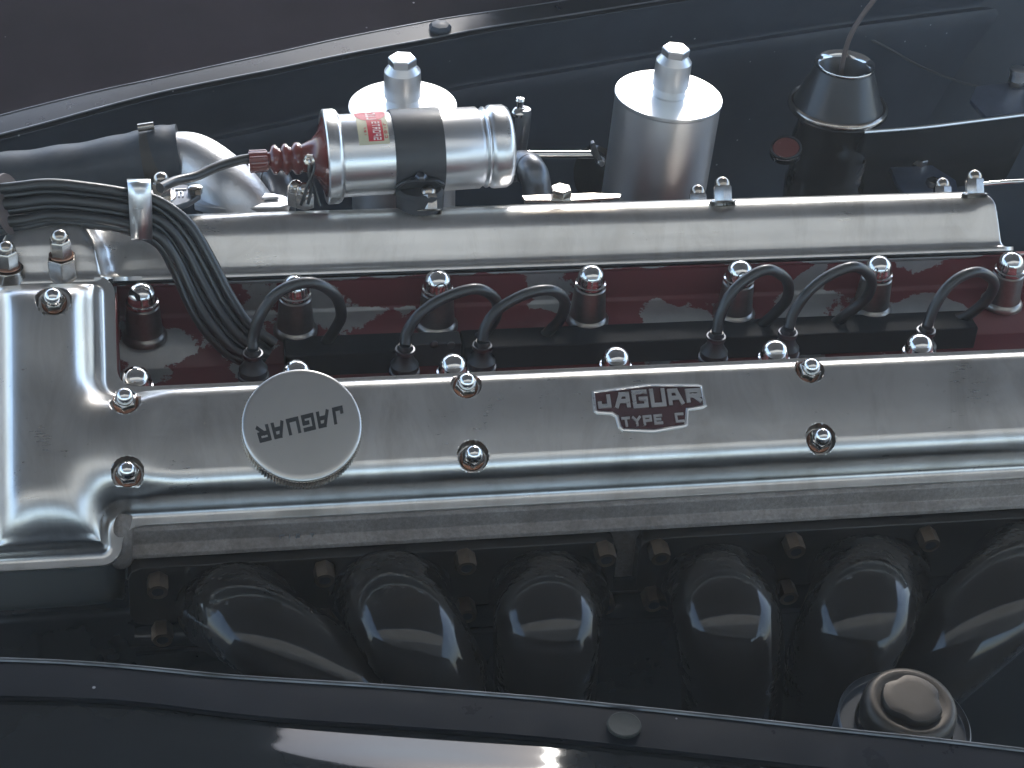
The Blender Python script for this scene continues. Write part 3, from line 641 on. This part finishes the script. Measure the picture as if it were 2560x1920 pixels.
part(T, 'strap_bracket', lathe([(1.7, -2.0), (1.75, 0), (1.5, .25), (1e-5, .3)], at(1050, 478, y=15.6), (0, .1, 1), 32), 'blackm')
part(T, 'screw', lathe([(.42, 0), (.42, .25), (.3, .35), (1e-5, .35)], at(1052, 446, y=14.7), (0, -.2, 1), 6), 'dsteel')
fc = frame(ca)
def cyl(px, ang, r): return cA+ca*cx_(px)+fc@np.array([math.cos(ang)*r, math.sin(ang)*r, 0])
def angof(px, py):
    """angle on the can seen at this image row"""
    best = None
    for i in range(720):
        a = i/720*2*math.pi; p = cyl(px, a, rb); q = M3.T@(p-CAM); y_ = q[1]/q[2]*F+960
        nrm = fc@np.array([math.cos(a), math.sin(a), 0])
        if np.dot(nrm, CAM-p) > 0 and (best is None or abs(y_-py) < best[0]): best = (abs(y_-py), a)
    return best[1]
def z2(x, y): return 600+x/2.765, y/2.765
def patch(px0, px1, py0, py1, r, n=14, shape=None):
    a0_, a1_ = angof((px0+px1)/2, py0), angof((px0+px1)/2, py1)
    if abs(a1_-a0_) > math.pi: a1_ += 2*math.pi if a1_ < a0_ else -2*math.pi
    V = []; Fc = []
    for j in range(n+1):
        t = j/n; hw = math.sqrt(max(0, 1-(2*t-1)**2)) if shape == 'oval' else 1.
        for i in range(5):
            s = .5+(i/4-.5)*hw; V.append(cyl(px0+(px1-px0)*s, a0_+(a1_-a0_)*t, r))
    for j in range(n):
        for i in range(4): Fc.append((j*5+i, j*5+i+1, (j+1)*5+i+1, (j+1)*5+i))
    return V, Fc
stk = part(T, 'sticker', patch(z2(795, 0)[0], z2(1000, 0)[0], z2(0, 775)[1], z2(0, 998)[1], rb+.01), 'cream', ang=60)
part(T, 'sticker_oval', patch(z2(793, 0)[0], z2(1003, 0)[0], z2(0, 764)[1], z2(0, 838)[1], rb+.022, shape='oval'), 'stred', parent=stk, ang=60)
part(T, 'sticker_panel', patch(z2(862, 0)[0], z2(965, 0)[0], z2(0, 832)[1], z2(0, 975)[1], rb+.018), 'stred', parent=stk, ang=60)
def coilq(px_b, px_t, py_l, py_r):
    aa, ab = angof((px_b+px_t)/2, py_l), angof((px_b+px_t)/2, py_r)
    return lambda s, t, h: cyl(px_b+(px_t-px_b)*t, aa+(ab-aa)*s, rb+.026+h)
for ch, vf in letters('SPORTS', coilq(z2(895, 0)[0], z2(948, 0)[0], z2(0, 968)[1], z2(0, 842)[1]), .006, w_=.17, gap=.28): part(T, 'letter', vf, 'stwhite', parent=stk, ang=25)
for ch, vf in letters('LUCAS', coilq(z2(868, 0)[0], z2(935, 0)[0], z2(0, 828)[1], z2(0, 767)[1]), .006, w_=.17, gap=.28): part(T, 'letter', vf, 'stwhite', parent=stk, ang=25)
for ch, vf in letters('COIL', coilq(z2(972, 0)[0], z2(990, 0)[0], z2(0, 955)[1], z2(0, 850)[1]), .006, w_=.17, gap=.4): part(T, 'letter', vf, 'stred', parent=stk, ang=25)
for ch, vf in letters('12V', coilq(z2(838, 0)[0], z2(852, 0)[0], z2(0, 940)[1], z2(0, 880)[1]), .006, w_=.17, gap=.4): part(T, 'letter', vf, 'stred', parent=stk, ang=25)
tm = at(775, 398, y=15.9)
part(T, 'terminal', lathe([(.42, 0), (.42, .35), (.25, .4), (.25, .9), (.15, 1.0)], tm, (-.3, -1, .3), 6), 'chromew')
T = Thing('coil_wires', 'twisted thin black wires hanging from the coil terminal beside the red boot', 'wires', at(775, 505, y=15))
part(T, 'wire', tube([tm+np.array([0, -.3, 0]), at(772, 430, y=15.4), at(778, 470, y=15.2), at(770, 510, y=15)], .13, 8), 'rubber')
part(T, 'wire', tube([tm+np.array([.2, -.2, 0]), at(784, 425, y=15.4), at(768, 465, y=15.2), at(762, 485, y=15), at(752, 512, y=15)], .12, 8), 'rubber')
part(T, 'wire', tube([tm+np.array([.1, -.2, .2]), at(778, 440, y=15.6), at(790, 480, y=15.3), at(800, 515, y=15)], .10, 8), 'rubber')
T = Thing('coil_lead', 'thick black high tension lead running from the coil boot down behind the clip', 'coil lead', at(440, 452, y=15))
part(T, 'cable', tube([at(640, 395, y=18), at(600, 400, y=17.8), at(540, 418, y=17), at(490, 440, y=16), at(440, 452, y=15), at(400, 470, y=13.5)], .36, 14), 'rubber')
# ================================================================== CARBURETTOR DASHPOTS
def dashpot(px, py, label, lean, dark=False):
    o = at(px, py, y=29.5); ax = nz(lean); o2 = o-ax*13
    T = Thing('carburettor_dashpot', label, 'carburettor', o2, 'twin carburettor dashpots')
    rr = 272/2/(F/np.dot(o-CAM, M3[:, 2]))
    part(T, 'chamber', lathe([(rr*.97, -13), (rr*.975, -11.0), (rr*.98, -.35), (rr*1.0, -.22), (rr*1.0, -.06), (rr*.985, 0), (rr*.6, .02), (1.6, .02)], o, ax, 96), 'spun', ang=30)
    part(T, 'base_flange', lathe([(rr*1.15, -15), (rr*1.16, -13.3), (rr*1.0, -12.8)], o, ax, 64), 'castb')
    part(T, 'neck', lathe([(1.36, 0), (1.36, .05), (1.30, .1), (1.30, .75), (1.42, .8), (1.46, 1.0), (1.42, 2.75), (1.40, 2.95), (1.02, 3.45), (.9, 3.5)], o, ax, 64), 'spun', ang=30)
    fr = frame(ax, spin=.3)
    o_ = part(T, 'hex_cap', ([o+fr@np.array(v) for v in hexprof(1.2, [(1.0, 3.4), (1.1, 3.48), (1.1, 4.0), (1.0, 4.1)], None)[0]], hexprof(1.2, [(1, 0), (1, 1), (1, 2), (1, 3)], None)[1]), 'satin' if not dark else 'satin', ang=20)
    part(T, 'vent_hole', lathe([(.07, 4.105), (.07, 4.12), (1e-5, 4.12)], o, ax, 10), 'ink', parent=o_)
    return T, o, ax
TA = dashpot(1007, 262, 'silver cylindrical carburettor dashpot half hidden behind the ignition coil', (-.035, 0, 1))
TB = dashpot(1672, 236, 'silver cylindrical carburettor dashpot standing clear, right of the coil', (.035, 0, 1))
T = TB[0]
part(T, 'throttle_disc', lathe([(2.5, -.3), (2.6, 0), (2.3, .35), (.6, .5)], at(1490, 440, y=33), (-.8, -.5, .2), 40), 'enamel')
# ================================================================== LINKAGE, PIPES, BRACKETS behind far cover
T = Thing('throttle_rod', 'thin bright throttle rod with small lever joining post and right dashpot', 'throttle rod', at(1400, 395, y=28))
part(T, 'rod', tube([at(1310, 386, y=28), at(1492, 386, y=28)], .34, 16, smooth=False), 'chrome')
part(T, 'lever', prism([at(1478, 360, y=27.6), at(1486, 357, y=27.6), at(1502, 395, y=27.6), at(1514, 402, y=27.6), at(1512, 408, y=27.6), at(1492, 412, y=27.6), at(1480, 385, y=27.6)], (0, .5, 0)), 'dsteel', bevel=.06)
part(T, 'pin', lathe([(.3, 0), (.3, 1), (.2, 1.1), (1e-5, 1.1)], at(1497, 398, y=27.6), (0, -1, .2), 16), 'chrome')
T = Thing('linkage_post', 'slim dark upright post with round ends beside the coil', 'linkage post', at(1296, 390, y=27))
part(T, 'post', lathe([(.55, 0), (.62, 1), (.60, 3.6), (.5, 4.0)], at(1296, 385, y=27), nz((.06, 0, 1)), 20), 'dsteel')
part(T, 'ball', lathe([(.3, -.3), (.56, -.15), (.6, .1), (.4, .4), (.25, .45), (.3, .9), (.38, 1.1), (.3, 1.3), (1e-5, 1.35)], at(1298, 282, y=27), (0, 0, 1), 20), 'chrome')
part(T, 'clamp', box(at(1290, 388, y=27), (1.6, 1.0, .9)), 'dsteel', bevel=.15)
def elbow(pts, r, label):
    T = Thing('coolant_pipe', label, 'pipe', pts[-1]); part(T, 'tube', tube(pts, r, 28), 'dsteel')
    a, b = np.array(pts[-3]), np.array(pts[-1])
    part(T, 'hose_bead', tube([np.array(pts[1])*.55+np.array(pts[2])*.45, np.array(pts[1])*.35+np.array(pts[2])*.65], r*1.14, 28, smooth=False), 'dsteel', bevel=.08)
elbow([at(1280, 420, y=24), at(1308, 412, y=22.5), at(1332, 430, y=21), at(1342, 470, y=20.5), at(1352, 540, y=20.5)], 1.12, 'dark steel elbow pipe between the coil end and the flat bracket')
elbow([at(650, 450, y=25), at(672, 440, y=23.5), at(692, 452, y=22.5), at(700, 480, y=22), at(704, 540, y=22)], 1.1, 'dark steel elbow pipe under the red coil boot')
T = Thing('flat_bracket', 'flat steel bracket strip lying on the far cam cover edge near the dark pipe', 'bracket', at(1425, 500, y=13))
zb = far(0, -3.4, HT)[2]+.12
part(T, 'strip', prism([at(x, y, z=zb) for x, y in ((1303, 495), (1312, 507), (1432, 507), (1550, 500), (1553, 491), (1480, 488), (1360, 492))], (0, 0, .22)), 'chromew', bevel=.05)
inst(T, 'hex_bolt', HEXB, at(1402, 487, z=zb+.2), frame((0, 0, 1)), sub=())
# ================================================================== HOSE, WATER OUTLET
T = Thing('coolant_hose', 'thick grey black rubber hose entering at the upper left edge', 'hose', at(200, 500, y=22))
hs = [at(-90, 470, y=22), at(0, 462, y=22), at(120, 448, y=22), at(250, 428, y=22), at(380, 402, y=22), at(452, 392, y=22)]
hr = 2.33
part(T, 'rubber', tube(hs, lambda t: hr*(1+.02*math.sin(t*31)+.05*sstep(.72, .76, t)), 40, 12), 'hose', ang=50)
part(T, 'hose_clamp', tube([at(362, 406, y=22), at(402, 400, y=22)], hr*1.07, 40, smooth=False), 'band', bevel=.04)
part(T, 'clamp_screw', tube([at(345, 320, y=22), at(385, 314, y=22)], .3, 10, smooth=False), 'chromew')
T = Thing('water_outlet', 'bright cast aluminium elbow and flange at the end of the hose', 'water outlet', at(600, 520, y=18))
part(T, 'elbow', tube([at(430, 398, y=22), at(480, 405, y=21.6), at(530, 440, y=20.6), at(580, 492, y=19.4), at(625, 560, y=18.6)], lambda t: 2.0+.55*t, 36, 10), 'castb', ang=60)
fl_ = [(505, 480), (545, 478), (640, 480), (705, 486), (728, 497), (722, 512), (700, 518), (560, 520), (510, 515), (485, 508), (488, 490)]
part(T, 'flange', prism([at(x, y, z=9.6) for x, y in fl_], (0, 0, -.6)), 'castb', bevel=.12)
part(T, 'web', prism([at(x, y, z=9.62) for x, y in ((560, 480), (690, 490), (700, 500), (580, 505))], (0, 0, .25)), 'castb', bevel=.2)
inst(T, 'acorn_nut', ACORNW, at(740, 508, y=17), frame((0, 0, 1)))
inst(T, 'acorn_nut', ACORNW, at(762, 515, y=16), frame((0, 0, 1)))
T = Thing('thermostat_bracket', 'small grey bracket with raised bar mark and rusty nut beside the clip', 'bracket', at(450, 500, y=16))
tz = 11.4
tpl = part(T, 'plate', prism([at(x, y, z=tz) for x, y in ((385, 500), (400, 470), (440, 456), (470, 462), (500, 470), (502, 485), (470, 505), (440, 515), (400, 515))], (0, 0, -.5)), 'dsteel', bevel=.12)
for a, b in (((436, 474), (438, 492)), ((436, 474), (466, 473)), ((447, 480), (448, 492)), ((456, 480), (457, 492)), ((447, 480), (457, 480))):
    part(T, 'raised_mark', tube([at(*a, z=tz+.03), at(*b, z=tz+.03)], .07, 6, smooth=False), 'castb', parent=tpl)
inst(T, 'acorn_nut', ACORNW, at(405, 490, z=tz), frame((0, 0, 1)), sub=[('washer', COPPERB)])
part(T, 'screw', lathe([(.5, -.1), (.55, .4), (.4, .5), (1e-5, .5)], at(488, 480, z=tz), (0, 0, 1), 8), 'chromew')
# ================================================================== RESERVOIR WITH FUNNEL TOP
o = at(2095, 262, y=42)
T = Thing('brake_fluid_reservoir', 'dark round reservoir with chrome rimmed conical top and small red oval emblem', 'reservoir', o-np.array([0, 0, 10]))
k_ = 1/(F/np.dot(o-CAM, M3[:, 2]))
part(T, 'cone', lathe([(118*k_, -.2), (113*k_, .1), (106*k_, .5), (73*k_, 3.6), (70*k_, 3.75)], o, (0, 0, 1), 72, close=False), 'cone', ang=50)
part(T, 'brim', lathe([(112*k_, -.25), (120*k_, -.5), (126*k_, -.25), (125*k_, .15), (118*k_, .3), (110*k_, .1)], o, (0, 0, 1), 72, close=False), 'chromew', ang=60)
part(T, 'cup', lathe([(69*k_, 3.76), (74*k_, 3.8), (76*k_, 3.95), (74*k_, 4.1), (67*k_, 4.05), (62*k_, 3.6)], o, (0, 0, 1), 72, close=False), 'chrome', ang=60)
part(T, 'cup_bowl', lathe([(63*k_, 3.65), (52*k_, 2.9), (32*k_, 2.4), (1e-5, 2.25)], o, (0, 0, 1), 72, close=False), 'cone', ang=60)
part(T, 'jar', lathe([(95*k_, -.4), (93*k_, -2.2), (100*k_, -3.2), (104*k_, -4.5), (98*k_, -6.2), (96*k_, -7), (102*k_, -7.6), (100*k_, -10), (80*k_, -14)], o, (0, 0, 1), 64, close=False), 'enamel', ang=50)
e0 = at(1965, 372, y=37.5)
part(T, 'neck_plug', lathe([(1.42, -.5), (1.42, 0), (1.25, .12)], e0, (-.2, -.3, .93), 32), 'enamel')
em = part(T, 'emblem', lathe([(1.25, .05), (1.1, .2), (1e-5, .22)], e0, (-.2, -.3, .93), 32), 'bake')
part(T, 'emblem_ring', lathe([(1.24, .1), (1.38, .16), (1.36, .24), (1.2, .22)], e0, (-.2, -.3, .93), 32, close=False), 'dsteel', parent=em)
T = Thing('bare_wire', 'thin brown wire rising out of the funnel top of the reservoir', 'wire', o+np.array([0, 0, 2.4]))
part(T, 'strand', tube([o+np.array([0, 0, 2.4]), at(2104, 170, y=42), at(2120, 105, y=42), at(2145, 55, y=42), at(2185, 0, y=42), at(2215, -30, y=42)], .22, 10), 'brownr')
# ================================================================== BODYWORK
# far wing: flange strip, outer skin, inner panel
L1 = [(-60, 350), (0, 336), (120, 305), (253, 268), (398, 231), (542, 201), (700, 170), (853, 137), (1070, 97), (1215, 69), (1400, 40), (1655, 0), (1850, -30), (2150, -72), (2600, -125)]
L2 = [(-60, 304), (0, 289), (120, 258), (253, 226), (398, 195), (542, 164), (700, 130), (853, 96), (1070, 54), (1215, 31), (1400, 3), (1655, -38), (1850, -68), (2150, -110), (2600, -163)]
def zL(px): return 7.0+3.2*min(px, 1900)/1400
e1 = [at(x, y, z=zL(x)) for x, y in L1]; e2 = [at(x, y, z=zL(x)+.25) for x, y in L2]
T = Thing('car_wing', 'dark far side wing with painted flange crossing the top of the picture', 'wing', e1[6]-np.array([0, 0, 30]))
fdir = nz(np.array(e1[-1])-np.array(e1[0])); fout = nz(np.cross((0, 0, 1), fdir))
lip = [p-np.array([0, 0, .5]) for p in e1]
part(T, 'flange_strip', sheet([lip, [p-np.array([0, 0, .08]) for p in e1], e1, [p*.5+q*.5+np.array([0, 0, .03]) for p, q in zip(e1, e2)], e2, [p-np.array([0, -.3, .3]) for p in e2]]), 'flangep', solid=.15, ang=40)
skin = [[p+fout*d+np.array([0, 0, h]) for p in e2] for d, h in ((.25, -.3), (1.2, -.15), (5, .9), (12, 3.0), (20, 5.6), (32, 9.2), (46, 12), (58, 11), (64, 0))]
part(T, 'outer_skin', sheet(skin, smoothv=True), 'brownp', solid=.12, ang=60)
inn = [[p+fout*d-np.array([0, 0, h]) for p in e1] for d, h in ((-.02, .45), (.5, .8), (1.5, 4), (2.0, 6.2), (1.2, 6.8), (1.6, 12), (2, 20), (3, 34))]
part(T, 'inner_panel', sheet(inn, smoothv=True), 'navy', solid=.12, ang=60)
part(T, 'worn_edge', tube([p+np.array([0, 0, .0]) for p in e1], .085, 6, 4), 'dsteel'); part(T, 'worn_edge', tube([p+np.array([0, 0, .02]) for p in e2], .06, 6, 4), 'dsteel'); b_ = at(1100, 72, z=zL(1100)+.2); part(T, 'flange_bolt', lathe([(.95, -.1), (1.0, .15), (.8, .45), (.4, .55), (1e-5, .58)], b_, (0, -.05, 1), 7), 'navy', ang=25)
# bay rear corner: big curved navy panel on the right
T = Thing('bay_side_panel', 'dark blue inner bay panel behind the reservoir at the upper right', 'body panel', (70, 52, -10))
r1 = [at(x, y, y=54.5) for x, y in ((1500, 90), (1750, 40), (1960, 28), (2080, 60), (2200, 110), (2300, 165), (2420, 210), (2600, 250))]
part(T, 'pressed_edge', tube(r1, .13, 8), 'blackm')
part(T, 'panel', sheet([[np.array(p)+np.array([0, d, h]) for p in ((36, 58, 0), (60, 59, 0), (80, 58, 0), (98, 54, 0), (112, 44, 0))] for d, h in ((4, 26), (2, 14), (0, 0), (-2, -22))], smoothv=True), 'navy', solid=.2, ang=60)
T = Thing('bay_shelf', 'dark blue sheet metal shelf with pale worn patch and bolt at the upper right', 'shelf', at(2450, 290, y=45))
sz = 3.0
sp = [at(x, y, z=sz) for x, y in ((2160, 330), (2300, 318), (2440, 300), (2600, 280), (2640, 120), (2480, 135), (2380, 200), (2420, 262), (2440, 290))]
lw = [at(x, y, z=sz) for x, y in ((2160, 330), (2300, 319), (2440, 302), (2600, 282))]
part(T, 'shelf_edge', tube(lw, .17, 8), 'satin')
MT['wornp'] = paint('worn_blue_grey_paint', (.05, .065, .10), .4, .5, .2, dust=1.0, col2=(.13, .15, .20))
part(T, 'worn_patch', prism([at(x, y, z=sz-.1) for x, y in ((2465, 291), (2600, 272), (2620, 190), (2520, 205), (2440, 215), (2425, 250))], (0, 0, -.4)), 'wornp', bevel=.1)
part(T, 'front_face', sheet([lw, [p-np.array([0, -3.5, 9]) for p in lw]]), 'matt', solid=.1)
inst(T, 'hex_bolt', HEXB, at(2540, 212, z=sz), frame((0, 0, 1)), sub=())
part(T, 'bolt_head', lathe([(.75, .5), (.75, 1.1), (.85, 1.2), (.85, 1.6), (.6, 1.7), (1e-5, 1.72)], at(2540, 212, z=sz), (0, 0, 1), 24), 'satin')
T = Thing('corroded_bracket', 'pale corroded bracket plate with two bolts low behind the right end of the cover', 'bracket', at(2300, 450, y=32))
part(T, 'plate', prism([at(x, y, z=-2) for x, y in ((2225, 418), (2330, 412), (2390, 450), (2400, 500), (2270, 500), (2240, 455))], (0, 0, -.5)), 'wornp', bevel=.1)
inst(T, 'hex_bolt', HEXB, at(2296, 408, z=-2), frame((.1, 0, 1)), sub=())
inst(T, 'hex_bolt', HEXB, at(2335, 465, z=-2), frame((.1, 0, 1)), sub=())
T = Thing('fuel_pipe', 'thin bright pipe at the right edge just behind the far cam cover end', 'pipe', at(2520, 455, y=14))
part(T, 'tube', tube([at(2440, 462, y=17), at(2500, 456, y=17), at(2570, 452, y=17)], .18, 10), 'chrome')
# near wing
E1 = [(-80, 1648), (0, 1650), (140, 1655), (280, 1664), (420, 1677), (560, 1691), (740, 1703), (950, 1716), (1150, 1731), (1350, 1747), (1560, 1768), (1800, 1793), (2100, 1826), (2350, 1852), (2640, 1886)]
E2 = [(-80, 1737), (0, 1739), (140, 1742), (280, 1748), (420, 1762), (560, 1780), (740, 1797), (950, 1811), (1150, 1825), (1350, 1841), (1560, 1862), (1800, 1889), (2100, 1922), (2350, 1948), (2640, 1982)]
n1 = [at(x, y, z=6) for x, y in E1]; n2 = [at(x, y, z=5.8) for x, y in E2]
T = Thing('car_wing', 'glossy black near side wing along the bottom edge reflecting pale sky', 'wing', n1[7]-np.array([0, 0, 30]))
dn = nz(np.array(n1[-1])-np.array(n1[0])); on_ = nz(np.cross(dn, (0, 0, 1)))
part(T, 'flange_strip', sheet([[p-np.array([0, 0, 1.6]) for p in n1], [p-np.array([0, 0, .1]) for p in n1], n1, [p*.5+q*.5+np.array([0, 0, .02]) for p, q in zip(n1, n2)], n2, [q-np.array([0, 0, .4]) for q in n2]]), 'flangep', solid=.12, ang=40)
part(T, 'rolled_edge', tube([p+np.array([0, 0, .02]) for p in n1], .13, 8, 4), 'dsteel')
def wingh(px, d):
    a = math.exp(-abs((px-1060)/400)**2.6); base = np.interp(d, (.02, .5, 1.5, 3.0, 5, 9, 14, 20, 26, 30), (-.35, -.34, -.38, -.5, -.8, -1.8, -3.8, -8, -18, -42))
    hump = np.interp(d, (.02, .5, 1.5, 3.0, 5, 9, 14, 20, 26, 30), (0, .06, .32, .78, 1.15, 1.6, 1.3, .5, 0, 0)); return base+a*hump
sk = [[p+on_*d+np.array([0, 0, wingh(x_, d)]) for p, (x_, y_) in zip(n2, E2)] for d in (.02, .5, 1.5, 3.0, 5, 9, 14, 20, 26, 30)]
part(T, 'outer_skin', sheet(sk, smoothv=True), 'blackp', solid=.12, ang=60)
part(T, 'inner_skirt', sheet([[p-np.array([0, 0, 1.5]) for p in n1], [p-np.array([0, -1, 12]) for p in n1], [p-np.array([0, -2, 34]) for p in n1]], smoothv=True), 'navy', solid=.1)
part(T, 'flange_bolt', lathe([(.92, -.02), (.95, .05), (.93, .13), (.86, .17), (.8, .15), (1e-5, .15)], at(1560, 1815, z=6.03), (0, 0, 1), 32), 'case2', ang=30)
# steering/expansion cap at lower right
o = at(2272, 1775, z=0)
T = Thing('header_tank_cap', 'dull bronze round pressed cap on a neck beside the near wing, lower right', 'filler cap', o-np.array([0, 0, 6]))
k_ = 1/(F/np.dot(o-CAM, M3[:, 2]))
ax = nz((.02, -.08, 1))
part(T, 'cap_shell', lathe([(118*k_, -.9), (121*k_, -.4), (119*k_, .3), (110*k_, .75), (96*k_, .85), (84*k_, .75), (74*k_, .7), (1e-5, .7)], o, ax, 72), 'bronze', ang=60)
part(T, 'grip_boss', lathe([(77*k_, .7), (78*k_, .95), (74*k_, 1.12), (66*k_, 1.17), (50*k_, 1.18), (1e-5, 1.18)], o, ax, 96, rmod=lambda i, k: 1-.13*(max(0, math.cos(3*2*math.pi*k/96+1.2))**2)*(1 if i < 4 else .2)), 'bronze', ang=35)
part(T, 'neck_collar', lathe([(118*k_, -4), (118*k_, -1.6), (125*k_, -1.3), (122*k_, -1.0)], o, ax, 64, close=False), 'bronze')
part(T, 'outer_ring', lathe([(160*k_, -1.6), (167*k_, -1.4), (169*k_, -1.2), (165*k_, -1.1)], o, ax, 72, close=False), 'dsteel')
part(T, 'tank', lathe([(1e-5, -1.62), (160*k_, -1.62), (168*k_, -1.9), (172*k_, -12)], o, ax, 72, close=False), 'navy')
# ================================================================== BAY FLOOR, BLOCK AND GROUND
T = Thing('engine_block', 'dark painted engine block below the exhaust manifolds', 'engine block', (34, 4, -34))
part(T, 'block', box((10, 4, -19.5), (150, 23, 26)), 'blackp', bevel=.5)
part(T, 'water_rail', tube([(4, yw+1, -7.5), (72, yw+1, -7.5)], 1.2, 16, smooth=False), 'blackp')
def structure(name, VF, mat):
    V = np.array(VF[0])*S; o = bpy.data.objects.new(name, mk(name, V, VF[1], MT[mat])); COL.objects.link(o); o['kind'] = 'structure'; return o
structure('undertray', box((30, 4, -36), (260, 96, .6)), 'navy')
gr = 2500
structure('ground', ([(-gr, -gr, -60), (gr, -gr, -60), (gr, gr, -60), (-gr, gr, -60)], [(0, 1, 2, 3)]), 'ground')

# unseen sheets added overhead to put light and dark reflection bands on the metal
def added_sheet(name, c0, c1, tr):
    k = NB(name); t = k.t; d = k.n('ShaderNodeBsdfDiffuse'); r = k.n('ShaderNodeBsdfTranslucent'); m = k.n('ShaderNodeMixShader')
    c = k.mix(k.noise(1.2, 4), c0, c1); k.l(c, d.inputs[0]); k.l(c, r.inputs[0]); m.inputs[0].default_value = tr
    k.l(d.outputs[0], m.inputs[1]); k.l(r.outputs[0], m.inputs[2]); k.l(m.outputs[0], t.nodes['Material Output'].inputs[0]); return k.m
MT['added_sheet'] = added_sheet('added_grey_sheet', (.13, .13, .13), (.20, .195, .19), .15)
MT['added_sheet2'] = added_sheet('added_pale_sheet', (.80, .72, .58), (.84, .77, .63), .5)
def unseen_sheet(name, ys, mat): structure(name, sheet([[np.array([x, y, z+5*math.sin(x/55)]) for x in np.linspace(-420, 480, 40)] for y, z in ys], m=1, smoothv=True), mat)
unseen_sheet('added_dark_overhead', [(-138, 262), (-60, 272), (20, 284), (120, 296), (210, 280), (315, 253)], 'added_sheet')  # added out of view to darken what the wings and cover tops reflect
unseen_sheet('added_pale_reflector', [(-250, 241), (-210, 249), (-170, 256), (-140, 260)], 'added_sheet2')  # added out of view to brighten the lower face of the near cover
MT['added_sheet3'] = added_sheet('added_beige_sheet', (.34, .32, .28), (.40, .38, .34), .5)
unseen_sheet('added_beige_reflector', [(-455, 140), (-430, 160), (-380, 192), (-300, 228), (-252, 240)], 'added_sheet3')  # added out of view to keep the pipe reflections dimmer

# added volume veil that lifts the blacks, standing in for lens glare
hz = bpy.data.materials.new('glare_veil_volume'); hz.use_nodes = True; ht_ = hz.node_tree
for n__ in list(ht_.nodes):
    if n__.type == 'BSDF_PRINCIPLED': ht_.nodes.remove(n__)
pv = ht_.nodes.new('ShaderNodeVolumePrincipled'); pv.inputs['Density'].default_value = .034; pv.inputs['Color'].default_value = (.93, .96, 1, 1); pv.inputs['Anisotropy'].default_value = .3
ht_.links.new(pv.outputs[0], [n__ for n__ in ht_.nodes if n__.type == 'OUTPUT_MATERIAL'][0].inputs['Volume'])
MT['glare_veil'] = hz
hb = structure('glare_veil', box((0, 0, 80), (5400, 5400, 480)), 'glare_veil'); hb['kind'] = 'stuff'
